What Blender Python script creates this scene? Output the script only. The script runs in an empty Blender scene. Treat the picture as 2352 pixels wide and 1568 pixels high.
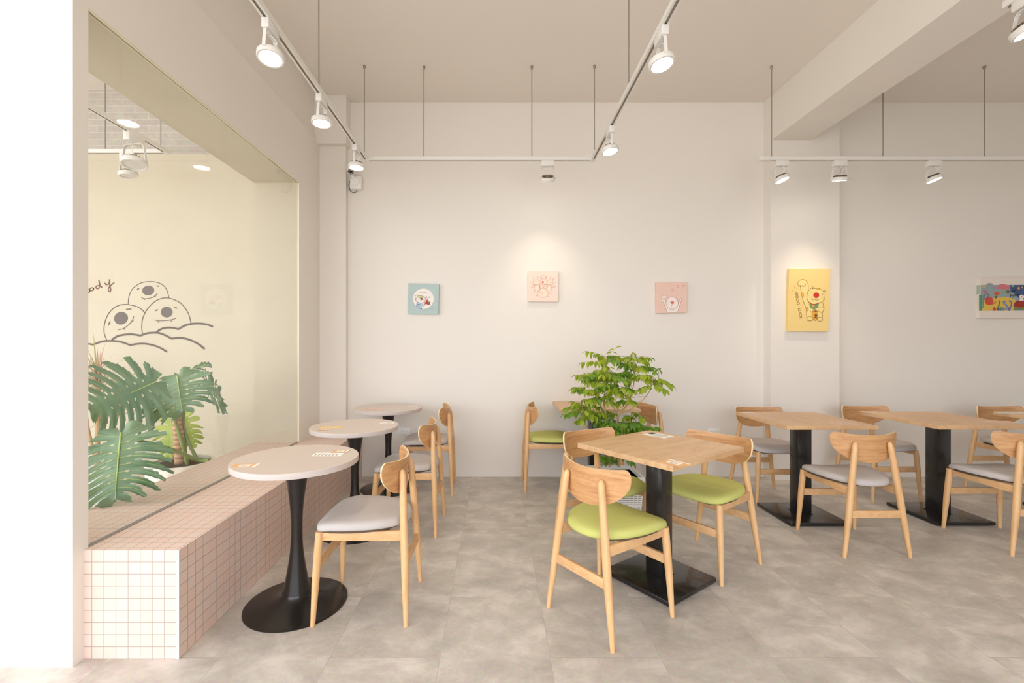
import bpy, bmesh, math, random
from mathutils import Vector, Matrix
random.seed(7)
PI = math.pi
scn = bpy.context.scene
COL = scn.collection

# ------------------------------------------------------------------ camera
F = 1045.0          # focal length in pixels of the 2352 px wide frame
VX, VY = 1138.0, 790.0
HC = 1.30
cd = bpy.data.cameras.new('camera')
cd.sensor_width = 36.0
cd.lens = F / 2352.0 * 36.0
cd.shift_x = (1176.0 - VX) / 2352.0
cd.shift_y = (VY - 784.0) / 2352.0
cd.clip_start = 0.05
cam = bpy.data.objects.new('camera', cd)
cam.location = (0, 0, HC)
cam.rotation_euler = (PI / 2, 0, 0)
COL.objects.link(cam)
scn.camera = cam

# ------------------------------------------------------------------ world
w = bpy.data.worlds.new('sky'); scn.world = w
w.use_nodes = True
bg = w.node_tree.nodes['Background']
bg.inputs[1].default_value = 2.5
_t = w.node_tree
_g = _t.nodes.new('ShaderNodeNewGeometry') if False else _t.nodes.new('ShaderNodeTexCoord')
_s = _t.nodes.new('ShaderNodeSeparateXYZ'); _t.links.new(_g.outputs['Generated'], _s.inputs[0])
_r = _t.nodes.new('ShaderNodeValToRGB'); _t.links.new(_s.outputs['Z'], _r.inputs[0])
_m = _t.nodes.new('ShaderNodeMapRange'); _t.links.new(_s.outputs['Z'], _m.inputs[0])
_m.inputs[1].default_value = -1.0; _t.links.new(_m.outputs[0], _r.inputs[0])
_e = _r.color_ramp.elements; _e[0].position = 0.44; _e[0].color = (.62, .61, .60, 1); _e[1].position = 0.56; _e[1].color = (.98, 1.03, 1.12, 1)
_t.links.new(_r.outputs[0], bg.inputs[0])

# daylight portals in the two shop-front openings behind the camera
def portal(name, x0, x1, y, z0, z1):
    l = bpy.data.lights.new(name, 'AREA'); l.shape = 'RECTANGLE'
    l.size = x1 - x0; l.size_y = z1 - z0
    l.cycles.is_portal = True
    o = bpy.data.objects.new(name, l); COL.objects.link(o)
    o.location = ((x0 + x1) / 2, y, (z0 + z1) / 2)
    o.rotation_euler = (PI / 2, 0, 0)
portal('window_light_portal', -1.7, 3.4, -2.15, 0.0, 2.85)
portal('window_light_portal', -5.4, -1.95, -2.15, 0.0, 3.6)

vs = scn.view_settings
scn.display_settings.display_device = 'sRGB'
vs.view_transform = 'Standard'; vs.look = 'None'
vs.exposure = 0.60; vs.gamma = 1.0; vs.use_curve_mapping = False
LAMP = 0.36

# ------------------------------------------------------------------ helpers
def L(c):
    r = []
    for x in c:
        x /= 255.0
        r.append(x / 12.92 if x <= 0.04045 else ((x + 0.055) / 1.055) ** 2.4)
    return (r[0], r[1], r[2], 1.0)

def P(px, py, d):
    return Vector(((px - VX) * d / F, d, HC + (VY - py) * d / F))

class NT:
    def __init__(s, name):
        s.m = bpy.data.materials.new(name); s.m.use_nodes = True
        s.t = s.m.node_tree; s.b = s.t.nodes['Principled BSDF']
    def n(s, typ, **kw):
        x = s.t.nodes.new(typ)
        for k, v in kw.items():
            if k in x.inputs: x.inputs[k].default_value = v
            else: setattr(x, k, v)
        return x
    def l(s, a, b): s.t.links.new(a, b)

def mat(name, c, rough=0.5, metal=0.0, var=0.03, vscale=20, bump=0.0, spec=0.5, coat=0.0):
    q = NT(name); b = q.b
    b.inputs['Roughness'].default_value = rough; b.inputs['Metallic'].default_value = metal
    b.inputs['Specular IOR Level'].default_value = spec
    b.inputs['Coat Weight'].default_value = coat
    tc = q.n('ShaderNodeTexCoord'); no = q.n('ShaderNodeTexNoise', Scale=vscale, Detail=4.0)
    q.l(tc.outputs['Object'], no.inputs['Vector'])
    mx = q.n('ShaderNodeMix', data_type='RGBA')
    q.l(no.outputs['Fac'], mx.inputs[0])
    lc = L(c)
    mx.inputs[6].default_value = tuple(min(1, x * (1 - var)) for x in lc[:3]) + (1,)
    mx.inputs[7].default_value = tuple(min(1, x * (1 + var)) for x in lc[:3]) + (1,)
    q.l(mx.outputs[2], b.inputs['Base Color'])
    if bump:
        bp = q.n('ShaderNodeBump', Strength=bump, Distance=0.002)
        q.l(no.outputs['Fac'], bp.inputs['Height']); q.l(bp.outputs[0], b.inputs['Normal'])
    return q.m

def wood(name, c1, c2, stretch=(1, 12, 12), rough=0.42, scale=3.0, knots=False):
    q = NT(name); b = q.b
    b.inputs['Roughness'].default_value = rough
    tc = q.n('ShaderNodeTexCoord'); mp = q.n('ShaderNodeMapping')
    mp.inputs['Scale'].default_value = stretch
    q.l(tc.outputs['Object'], mp.inputs['Vector'])
    no = q.n('ShaderNodeTexNoise', Scale=scale, Detail=6.0, Roughness=0.62, Distortion=0.6)
    q.l(mp.outputs[0], no.inputs['Vector'])
    no2 = q.n('ShaderNodeTexNoise', Scale=scale * 6, Detail=3.0)
    q.l(mp.outputs[0], no2.inputs['Vector'])
    ad = q.n('ShaderNodeMath', operation='MULTIPLY_ADD')
    q.l(no2.outputs['Fac'], ad.inputs[0]); ad.inputs[1].default_value = 0.35
    q.l(no.outputs['Fac'], ad.inputs[2])
    rp = q.n('ShaderNodeValToRGB')
    rp.color_ramp.elements[0].position = 0.42; rp.color_ramp.elements[0].color = L(c2)
    rp.color_ramp.elements[1].position = 0.78; rp.color_ramp.elements[1].color = L(c1)
    q.l(ad.outputs[0], rp.inputs[0])
    out = rp.outputs[0]
    if knots:
        mp2 = q.n('ShaderNodeMapping'); mp2.inputs['Scale'].default_value = (stretch[0] * 2.2, stretch[1] * .9, 1)
        q.l(tc.outputs['Object'], mp2.inputs['Vector'])
        n3 = q.n('ShaderNodeTexNoise', Scale=3.5, Detail=2.0); q.l(mp2.outputs[0], n3.inputs['Vector'])
        r3 = q.n('ShaderNodeValToRGB')
        r3.color_ramp.elements[0].position = 0.64; r3.color_ramp.elements[0].color = (0, 0, 0, 1)
        r3.color_ramp.elements[1].position = 0.75; r3.color_ramp.elements[1].color = (.55, .55, .55, 1)
        q.l(n3.outputs['Fac'], r3.inputs[0])
        mx = q.n('ShaderNodeMix', data_type='RGBA'); q.l(r3.outputs[0], mx.inputs[0])
        q.l(out, mx.inputs[6]); mx.inputs[7].default_value = L((186, 142, 100)); out = mx.outputs[2]
    q.l(out, b.inputs['Base Color'])
    bp = q.n('ShaderNodeBump', Strength=0.08, Distance=0.001)
    q.l(ad.outputs[0], bp.inputs['Height']); q.l(bp.outputs[0], b.inputs['Normal'])
    return q.m

def emit(name, c, s):
    q = NT(name)
    q.b.inputs['Base Color'].default_value = (1, 1, 1, 1)
    q.b.inputs['Emission Color'].default_value = c
    q.b.inputs['Emission Strength'].default_value = s
    return q.m

class MB:
    def __init__(s): s.v = []; s.f = []; s.mi = []; s.sm = []
    def add(s, vs_, fs, mi=0, smooth=False):
        o = len(s.v); s.v += [tuple(x) for x in vs_]
        for f in fs:
            s.f.append([i + o for i in f]); s.mi.append(mi); s.sm.append(smooth)
        return s
    def box(s, x0, x1, y0, y1, z0, z1, mi=0):
        v = [(x, y, z) for z in (z0, z1) for y in (y0, y1) for x in (x0, x1)]
        return s.add(v, [(0, 2, 3, 1), (4, 5, 7, 6), (0, 1, 5, 4), (2, 6, 7, 3), (0, 4, 6, 2), (1, 3, 7, 5)], mi)
    def hexa(s, q0, q1, mi=0):      # two quads
        return s.add(list(q0) + list(q1), [(3, 2, 1, 0), (4, 5, 6, 7), (0, 1, 5, 4), (1, 2, 6, 5), (2, 3, 7, 6), (3, 0, 4, 7)], mi)
    def beam(s, a, b, wd, ht, up=(0, 0, 1), mi=0, ht2=None):
        a = Vector(a); b = Vector(b); d = (b - a).normalized(); u = Vector(up)
        r = d.cross(u).normalized(); u = r.cross(d).normalized()
        ht2 = ht2 or ht
        q = []
        for p, h in ((a, ht), (b, ht2)):
            q.append([p - r * wd / 2 - u * h / 2, p + r * wd / 2 - u * h / 2, p + r * wd / 2 + u * h / 2, p - r * wd / 2 + u * h / 2])
        return s.hexa(q[0], q[1], mi)
    def tube(s, pts, rad, n=12, mi=0, cap=True):
        pts = [Vector(p) for p in pts]
        if not isinstance(rad, (list, tuple)): rad = [rad] * len(pts)
        vs_ = []; fr = None
        for i, p in enumerate(pts):
            t = (pts[min(i + 1, len(pts) - 1)] - pts[max(i - 1, 0)]).normalized()
            if fr is None:
                fr = t.orthogonal().normalized()
            fr = (fr - t * fr.dot(t)).normalized(); bn = t.cross(fr)
            for k in range(n):
                a = 2 * PI * k / n
                vs_.append(p + (fr * math.cos(a) + bn * math.sin(a)) * rad[i])
        fs = []
        for i in range(len(pts) - 1):
            for k in range(n):
                k2 = (k + 1) % n
                fs.append((i * n + k, i * n + k2, (i + 1) * n + k2, (i + 1) * n + k))
        s.add(vs_, fs, mi, True)
        if cap:
            o = len(s.v) - len(vs_)
            s.f.append([o + k for k in range(n)][::-1]); s.mi.append(mi); s.sm.append(False)
            s.f.append([o + (len(pts) - 1) * n + k for k in range(n)]); s.mi.append(mi); s.sm.append(False)
        return s
    def lathe(s, prof, n=48, c=(0, 0, 0), M=None, mi=0, smooth=True):
        vs_ = []; c = Vector(c)
        for r, z in prof:
            for k in range(n):
                a = 2 * PI * k / n
                p = Vector((r * math.cos(a), r * math.sin(a), z))
                if M is not None: p = M @ p
                vs_.append(p + c)
        fs = []
        for i in range(len(prof) - 1):
            for k in range(n):
                k2 = (k + 1) % n
                fs.append((i * n + k, i * n + k2, (i + 1) * n + k2, (i + 1) * n + k))
        if prof[0][0] > 1e-5: fs.append(tuple(range(n))[::-1])
        if prof[-1][0] > 1e-5: fs.append(tuple((len(prof) - 1) * n + k for k in range(n)))
        return s.add(vs_, fs, mi, smooth)
    def build(s, name, mats, parent=None, bevel=0.0, seg=2, uv=False, loc=None, sharp=35, weld=True):
        me = bpy.data.meshes.new(name)
        bm = bmesh.new()
        vv = [bm.verts.new(p) for p in s.v]
        for f, mi, sm in zip(s.f, s.mi, s.sm):
            try:
                fc = bm.faces.new([vv[i] for i in f]); fc.material_index = mi; fc.smooth = sm
            except ValueError: pass
        if weld: bmesh.ops.remove_doubles(bm, verts=bm.verts, dist=1e-6)
        if bevel:
            ed = [e for e in bm.edges if len(e.link_faces) == 2 and e.calc_face_angle(0) > 0.5]
            bmesh.ops.bevel(bm, geom=ed, offset=bevel, segments=seg, profile=0.5, affect='EDGES', clamp_overlap=True)
            for f in bm.faces: f.smooth = True
        if uv:
            ul = bm.loops.layers.uv.new('UVMap'); bm.normal_update()
            for f in bm.faces:
                n = f.normal
                ax = max(range(3), key=lambda i: abs(n[i]))
                for lp in f.loops:
                    c = lp.vert.co
                    lp[ul].uv = ((c.y, c.z), (c.x, c.z), (c.x, c.y))[ax]
        bm.to_mesh(me); bm.free()
        if not isinstance(mats, (list, tuple)): mats = [mats]
        for m in mats: me.materials.append(m)
        me.set_sharp_from_angle(angle=math.radians(sharp))
        o = bpy.data.objects.new(name, me); COL.objects.link(o)
        if parent: o.parent = parent
        if loc: o.location = loc
        return o

def tag(o, label=None, cat=None, group=None, kind=None):
    if label: o['label'] = label
    if cat: o['category'] = cat
    if group: o['group'] = group
    if kind: o['kind'] = kind
    return o
def empty(name, loc=(0, 0, 0), rz=0.0, **kw):
    o = bpy.data.objects.new(name, None); COL.objects.link(o)
    o.location = loc; o.rotation_euler = (0, 0, rz); o.empty_display_size = 0.05
    return tag(o, **kw)
def struct(o, label=None): return tag(o, label, kind='structure')
def copy_tree(o, parent=None):
    c = o.copy(); COL.objects.link(c); c.parent = parent
    for ch in list(o.children): copy_tree(ch, c)
    return c

def fit(pts, n=6, closed=False):       # Catmull-Rom
    N = len(pts); out = []
    rng = range(N) if closed else range(N - 1)
    for i in rng:
        g = (lambda k: pts[k % N]) if closed else (lambda k: pts[min(max(k, 0), N - 1)])
        p0, p1, p2, p3 = g(i - 1), g(i), g(i + 1), g(i + 2)
        for j in range(n):
            t = j / n
            out.append(tuple(0.5 * (2 * b + (c - a) * t + (2 * a - 5 * b + 4 * c - d) * t * t + (-a + 3 * b - 3 * c + d) * t ** 3)
                             for a, b, c, d in zip(p0, p1, p2, p3)))
    if not closed: out.append(tuple(pts[-1]))
    return out

# ------------------------------------------------------------------ materials
M = {}
M['wall'] = mat('wall_paint', (238, 231, 222), 0.75, var=0.012, vscale=1.3, bump=0.02)
M['ceil'] = mat('ceiling_paint', (236, 228, 218), 0.85, var=0.012, vscale=0.8)
M['cream'] = mat('cream_render', (216, 205, 182), 0.85, var=0.045, vscale=3.0, bump=0.1)
M['lampwhite'] = mat('white_enamel', (232, 228, 221), 0.35, var=0.0)
M['trackdark'] = mat('track_slot', (176, 166, 152), 0.5, var=0.05)
M['rod'] = mat('galvanised_rod', (158, 152, 142), 0.4, 0.5, var=0.06)
M['black'] = mat('black_powder_coat', (30, 28, 27), 0.27, 0.0, var=0.08, vscale=60, coat=0.25)
M['blackm'] = mat('black_satin_metal', (38, 34, 31), 0.3, 0.25, var=0.1, vscale=30, coat=0.15)
M['leg'] = wood('pale_ash_wood', (230, 186, 134), (212, 164, 110), (9, 9, 1), 0.4)
M['rail'] = wood('pale_ash_rail', (228, 183, 132), (208, 158, 106), (6, 6, 12), 0.42)
M['veneer'] = wood('oak_veneer', (212, 163, 112), (178, 122, 76), (1.2, 4, 16), 0.36, 2.6)
M['ply'] = mat('plywood_edge', (243, 214, 170), 0.5)
M['oaktop'] = wood('oak_laminate', (224, 186, 142), (202, 158, 112), (1.4, 10, 10), 0.38, 2.2, knots=True)
M['oaktopY'] = wood('oak_laminate_across', (224, 184, 140), (202, 156, 110), (10, 1.4, 10), 0.38, 2.2, knots=True)
M['roundtop'] = mat('greige_laminate', (216, 201, 190), 0.42, var=0.02, vscale=5)
M['rim'] = mat('greige_edge_band', (206, 195, 188), 0.5, var=0.02)
M['green'] = mat('green_fabric', (198, 199, 116), 0.85, var=0.06, vscale=300, bump=0.15, spec=0.2)
M['grey'] = mat('grey_suede_fabric', (196, 188, 183), 0.8, var=0.07, vscale=12, bump=0.1, spec=0.2)
M['steel'] = mat('bolt_steel', (180, 178, 174), 0.25, 1.0, var=0.02)
M['underseat'] = mat('dark_seat_base', (96, 78, 60), 0.8)
M['white'] = mat('white_plastic', (243, 241, 236), 0.4, var=0.01)
M['grey_pl'] = mat('grey_plastic', (150, 146, 140), 0.5)
M['dark'] = mat('dark_plastic', (38, 34, 32), 0.3)
M['lens_on'] = emit('lit_lens', (1, 0.93, 0.8, 1), 14.0)
M['lens_off'] = mat('unlit_lens', (225, 222, 215), 0.25, var=0.1, vscale=150)
M['sink'] = mat('heat_sink', (128, 116, 100), 0.5, 0.5, var=0.3, vscale=200)
M['seal'] = mat('pale_gold_seal', (236, 226, 200), 0.4)
M['caulk'] = mat('grey_caulk', (150, 144, 136), 0.7, var=0.15, vscale=40)
M['trim'] = mat('corner_trim', (214, 210, 202), 0.5, var=0.08, vscale=25)

def floor_mat():
    q = NT('concrete_look_floor'); b = q.b
    tc = q.n('ShaderNodeTexCoord'); sx = q.n('ShaderNodeSeparateXYZ'); q.l(tc.outputs['Object'], sx.inputs[0])
    ax = q.n('ShaderNodeMath', operation='ADD'); q.l(sx.outputs['X'], ax.inputs[0]); ax.inputs[1].default_value = 1.144 + 0.457 * 20
    ay = q.n('ShaderNodeMath', operation='ADD'); q.l(sx.outputs['Y'], ay.inputs[0]); ay.inputs[1].default_value = -1.89 + 0.90 * 10
    cb = q.n('ShaderNodeCombineXYZ'); q.l(ay.outputs[0], cb.inputs[0]); q.l(ax.outputs[0], cb.inputs[1])
    br = q.n('ShaderNodeTexBrick', Scale=1.0)
    br.offset = 0.5; br.offset_frequency = 2; br.squash = 1.0
    br.inputs['Mortar Size'].default_value = 0.0013; br.inputs['Mortar Smooth'].default_value = 0.3
    br.inputs['Brick Width'].default_value = 0.90; br.inputs['Row Height'].default_value = 0.457
    br.inputs['Color1'].default_value = (0.35, 0.35, 0.35, 1); br.inputs['Color2'].default_value = (0.65, 0.65, 0.65, 1)
    br.inputs['Mortar'].default_value = (0.5, 0.5, 0.5, 1)
    q.l(cb.outputs[0], br.inputs['Vector'])
    # shift the cloud pattern per tile
    vm = q.n('ShaderNodeVectorMath', operation='MULTIPLY_ADD')
    q.l(br.outputs['Color'], vm.inputs[0]); vm.inputs[1].default_value = (9, 7, 5); q.l(tc.outputs['Object'], vm.inputs[2])
    mp = q.n('ShaderNodeMapping'); mp.inputs['Scale'].default_value = (1.0, 1.35, 1)
    q.l(vm.outputs[0], mp.inputs['Vector'])
    n1 = q.n('ShaderNodeTexNoise', Scale=4.2, Detail=9.0, Roughness=0.66, Distortion=0.35); q.l(mp.outputs[0], n1.inputs['Vector'])
    rp = q.n('ShaderNodeValToRGB')
    rp.color_ramp.elements[0].position = 0.32; rp.color_ramp.elements[0].color = L((180, 172, 162))
    rp.color_ramp.elements[1].position = 0.66; rp.color_ramp.elements[1].color = L((222, 214, 204))
    e = rp.color_ramp.elements.new(0.5); e.color = L((200, 192, 182))
    q.l(n1.outputs['Fac'], rp.inputs[0])
    n2 = q.n('ShaderNodeTexNoise', Scale=60.0, Detail=3.0); q.l(tc.outputs['Object'], n2.inputs['Vector'])
    m0 = q.n('ShaderNodeMix', data_type='RGBA', blend_type='OVERLAY'); m0.inputs[0].default_value = 0.18
    q.l(rp.outputs[0], m0.inputs[6]); q.l(n2.outputs['Color'], m0.inputs[7])
    m1 = q.n('ShaderNodeMix', data_type='RGBA'); q.l(m0.outputs[2], m1.inputs[6]); m1.inputs[7].default_value = L((140, 130, 120))
    mf = q.n('ShaderNodeMath', operation='MULTIPLY'); q.l(br.outputs['Fac'], mf.inputs[0]); mf.inputs[1].default_value = 0.38
    q.l(mf.outputs[0], m1.inputs[0]); q.l(m1.outputs[2], b.inputs['Base Color'])
    rr = q.n('ShaderNodeMapRange'); q.l(n1.outputs['Fac'], rr.inputs[0]); rr.inputs[3].default_value = 0.36; rr.inputs[4].default_value = 0.5
    q.l(rr.outputs[0], b.inputs['Roughness'])
    b.inputs['Specular IOR Level'].default_value = 0.35
    return q.m
M['floor'] = floor_mat()

def tile_mat():
    q = NT('pink_mosaic_tiles'); b = q.b
    uv = q.n('ShaderNodeUVMap'); mp = q.n('ShaderNodeMapping')
    mp.inputs['Location'].default_value = (1.318 + 5, 5.0, 0)
    q.l(uv.outputs[0], mp.inputs['Vector'])
    br = q.n('ShaderNodeTexBrick', Scale=1.0); br.offset = 0.0; br.squash = 1.0
    br.inputs['Mortar Size'].default_value = 0.0015; br.inputs['Mortar Smooth'].default_value = 0.15
    br.inputs['Brick Width'].default_value = 0.05; br.inputs['Row Height'].default_value = 0.05
    br.inputs['Color1'].default_value = L((235, 205, 190)); br.inputs['Color2'].default_value = L((233, 211, 198))
    br.inputs['Mortar'].default_value = L((178, 158, 146))
    q.l(mp.outputs[0], br.inputs['Vector']); q.l(br.outputs['Color'], b.inputs['Base Color'])
    inv = q.n('ShaderNodeMath', operation='SUBTRACT'); inv.inputs[0].default_value = 1.0; q.l(br.outputs['Fac'], inv.inputs[1])
    bp = q.n('ShaderNodeBump', Strength=0.5, Distance=0.0015); q.l(inv.outputs[0], bp.inputs['Height']); q.l(bp.outputs[0], b.inputs['Normal'])
    b.inputs['Roughness'].default_value = 0.45
    return q.m
M['tile'] = tile_mat()

def brick_mat():
    q = NT('grey_brick'); b = q.b
    uv = q.n('ShaderNodeUVMap')
    mp = q.n('ShaderNodeMapping'); mp.inputs['Location'].default_value = (9, 0.01, 0); q.l(uv.outputs[0], mp.inputs['Vector'])
    br = q.n('ShaderNodeTexBrick', Scale=1.0)
    br.inputs['Mortar Size'].default_value = 0.004; br.inputs['Mortar Smooth'].default_value = 0.4
    br.inputs['Brick Width'].default_value = 0.24; br.inputs['Row Height'].default_value = 0.062
    br.inputs['Color1'].default_value = L((202, 191, 178)); br.inputs['Color2'].default_value = L((194, 183, 170))
    br.inputs['Mortar'].default_value = L((214, 207, 198))
    q.l(mp.outputs[0], br.inputs['Vector'])
    no = q.n('ShaderNodeTexNoise', Scale=30.0, Detail=5.0); q.l(uv.outputs[0], no.inputs['Vector'])
    mx = q.n('ShaderNodeMix', data_type='RGBA', blend_type='OVERLAY'); mx.inputs[0].default_value = 0.35
    q.l(br.outputs['Color'], mx.inputs[6]); q.l(no.outputs['Color'], mx.inputs[7])
    hs = q.n('ShaderNodeHueSaturation'); hs.inputs['Saturation'].default_value = 0.8; q.l(mx.outputs[2], hs.inputs['Color'])
    q.l(hs.outputs[0], b.inputs['Base Color']); b.inputs['Roughness'].default_value = 0.9
    bp = q.n('ShaderNodeBump', Strength=0.5, Distance=0.004); q.l(no.outputs['Fac'], bp.inputs['Height']); q.l(bp.outputs[0], b.inputs['Normal'])
    return q.m
M['brick'] = brick_mat()

def glass_mat():
    q = NT('window_glass'); t = q.t
    out = [n for n in t.nodes if n.type == 'OUTPUT_MATERIAL'][0]
    tr = q.n('ShaderNodeBsdfTransparent'); tr.inputs[0].default_value = (0.97, 0.975, 0.965, 1)
    gl = q.n('ShaderNodeBsdfGlossy'); gl.inputs['Roughness'].default_value = 0.0
    lw = q.n('ShaderNodeLayerWeight'); lw.inputs['Blend'].default_value = 0.5
    pw_ = q.n('ShaderNodeMath', operation='POWER'); q.l(lw.outputs['Facing'], pw_.inputs[0]); pw_.inputs[1].default_value = 5.0
    fr = q.n('ShaderNodeMath', operation='MULTIPLY_ADD'); q.l(pw_.outputs[0], fr.inputs[0]); fr.inputs[1].default_value = 0.95; fr.inputs[2].default_value = 0.045
    mx = q.n('ShaderNodeMixShader'); q.l(fr.outputs[0], mx.inputs[0]); q.l(tr.outputs[0], mx.inputs[1]); q.l(gl.outputs[0], mx.inputs[2])
    q.l(mx.outputs[0], out.inputs[0]); t.nodes.remove(q.b)
    return q.m
M['glass'] = glass_mat()

# ------------------------------------------------------------------ the room
ZC = 3.669; YB = 4.46; XL = -1.70; XO = -2.09
XR = 6.6; XFL = -5.4; YF = -2.2
ob = MB().box(XFL - .2, XR + .2, YF - .2, YB + .2, -0.12, 0.0).build('floor', M['floor']); struct(ob, 'grey concrete-look tiled floor')
ob = MB().box(XFL - .2, XR + .2, YF - .2, YB + .2, ZC, ZC + .15).build('ceiling', M['ceil']); struct(ob, 'high off-white ceiling')
ob = MB().box(XO, XR + .2, YB, YB + .15, 0, ZC).build('wall_back', M['wall']); struct(ob, 'long off-white back wall')
ob = MB().box(XR, XR + .15, YF, YB, 0, ZC).build('wall_right', M['wall']); struct(ob)
# unseen shop front behind the camera; header and right part sized to dim facing walls
b_ = MB().box(-1.95, XR, YF, YF + .12, 2.85, ZC); b_.box(3.4, XR, YF, YF + .12, 0, 2.85)
struct(b_.build('wall_front', M['wall']))
# wall with the big window
b_ = MB()
b_.box(XO, XL, 1.83, 1.90, 0, ZC)                      # near end
b_.box(XO, XL, 1.90, 3.95, 2.706, 3.24)                # lintel
b_.box(XO, XL - .026, 1.90, 3.95, 3.24, ZC)
b_.box(XO, XL, 3.95, YB, 0, 3.24)
b_.box(XO, XL - .026, 3.95, YB, 3.24, ZC)
struct(b_.build('wall_left', M['wall'], weld=False), 'white wall holding the big window')
# cream plaster lining of the opening
b_ = MB()
b_.box(XO - .004, XL - .022, 1.90, 3.95, 2.698, 2.706)
b_.box(XO - .004, XL - .022, 3.942, 3.95, 0.45, 2.698)
struct(b_.build('trim_1', M['cream'], weld=False), 'cream plaster lining of the window opening')
# glass
wn = empty('window_1', (XL - .012, 2.925, 0.45)); struct(wn, 'large fixed glass window above the tiled bench')
MB().box(-.005, .005, -1.025, 1.017, 0.003, 2.246).build('pane', M['glass'], wn)
b_ = MB()
b_.box(-.011, .011, -1.025, 1.025, 2.246, 2.256); b_.box(-.011, .011, 1.017, 1.025, 0.003, 2.246)
b_.build('frame', M['seal'], wn)
MB().box(-.011, .011, -1.025, 1.017, -.0005, 0.004).build('sealant', M['caulk'], wn)
# piers and beams
ob = MB().box(XL, -1.446, 4.40, YB, 0.45, 3.21).build('trim_2', M['wall']); struct(ob, 'white pier in the back left corner')
ob = MB().box(XL - .026, -1.423, 4.335, YB, 3.21, ZC).build('trim_3', M['wall']); struct(ob, 'white beam end above the corner pier')
ob = MB().box(2.63, 3.29, 4.35, YB, 0, ZC).build('trim_4', M['wall']); struct(ob, 'wide white pier behind the yellow picture')
ob = MB().box(2.64, 3.01, YF + .12, 4.35, 3.25, ZC).build('trim_5', M['wall']); struct(ob, 'deep white ceiling beam')
# neighbouring room seen through the glass
ob = MB().box(XFL, XO, 4.20, 4.35, 0, 3.06).build('wall_side_room', M['cream']); struct(ob, 'cream rendered wall behind the plants')
ob = MB().box(XFL, XO, 4.25, 4.40, 3.06, ZC).build('wall_brick', M['brick'], uv=True); struct(ob, 'grey brick wall above the cream wall')
ob = MB().box(XFL - .15, XFL, 3.0, 4.4, 0, ZC).build('wall_far_left', M['wall']); struct(ob)

# ------------------------------------------------------------------ tiled bench
bn = empty('tiled_bench', (-1.5, 3.17, 0), label='long pink mosaic-tiled bench running under the big window on the left', cat='bench')
def off(o, v=(-1.5, 3.17, 0)):
    for vt in o.data.vertices: vt.co -= Vector(v)
    return o
o = MB().box(XL, -1.306, 1.88, YB, 0.0, 0.45).build('tiled_body', M['tile'], bn, uv=True); off(o)
o = MB().box(XO, XL, 1.90, 3.95, 0.0, 0.45).build('trim_6', M['tile'], uv=True); struct(o, 'pink mosaic-tiled window sill beyond the glass')
o = MB().box(-1.318, -1.305, 1.879, 1.8805, 0.0, 0.45).box(-1.3065, -1.3045, 1.879, 1.884, 0, .4502).build('corner_trim', M['trim'], bn, weld=False); off(o)

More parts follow.
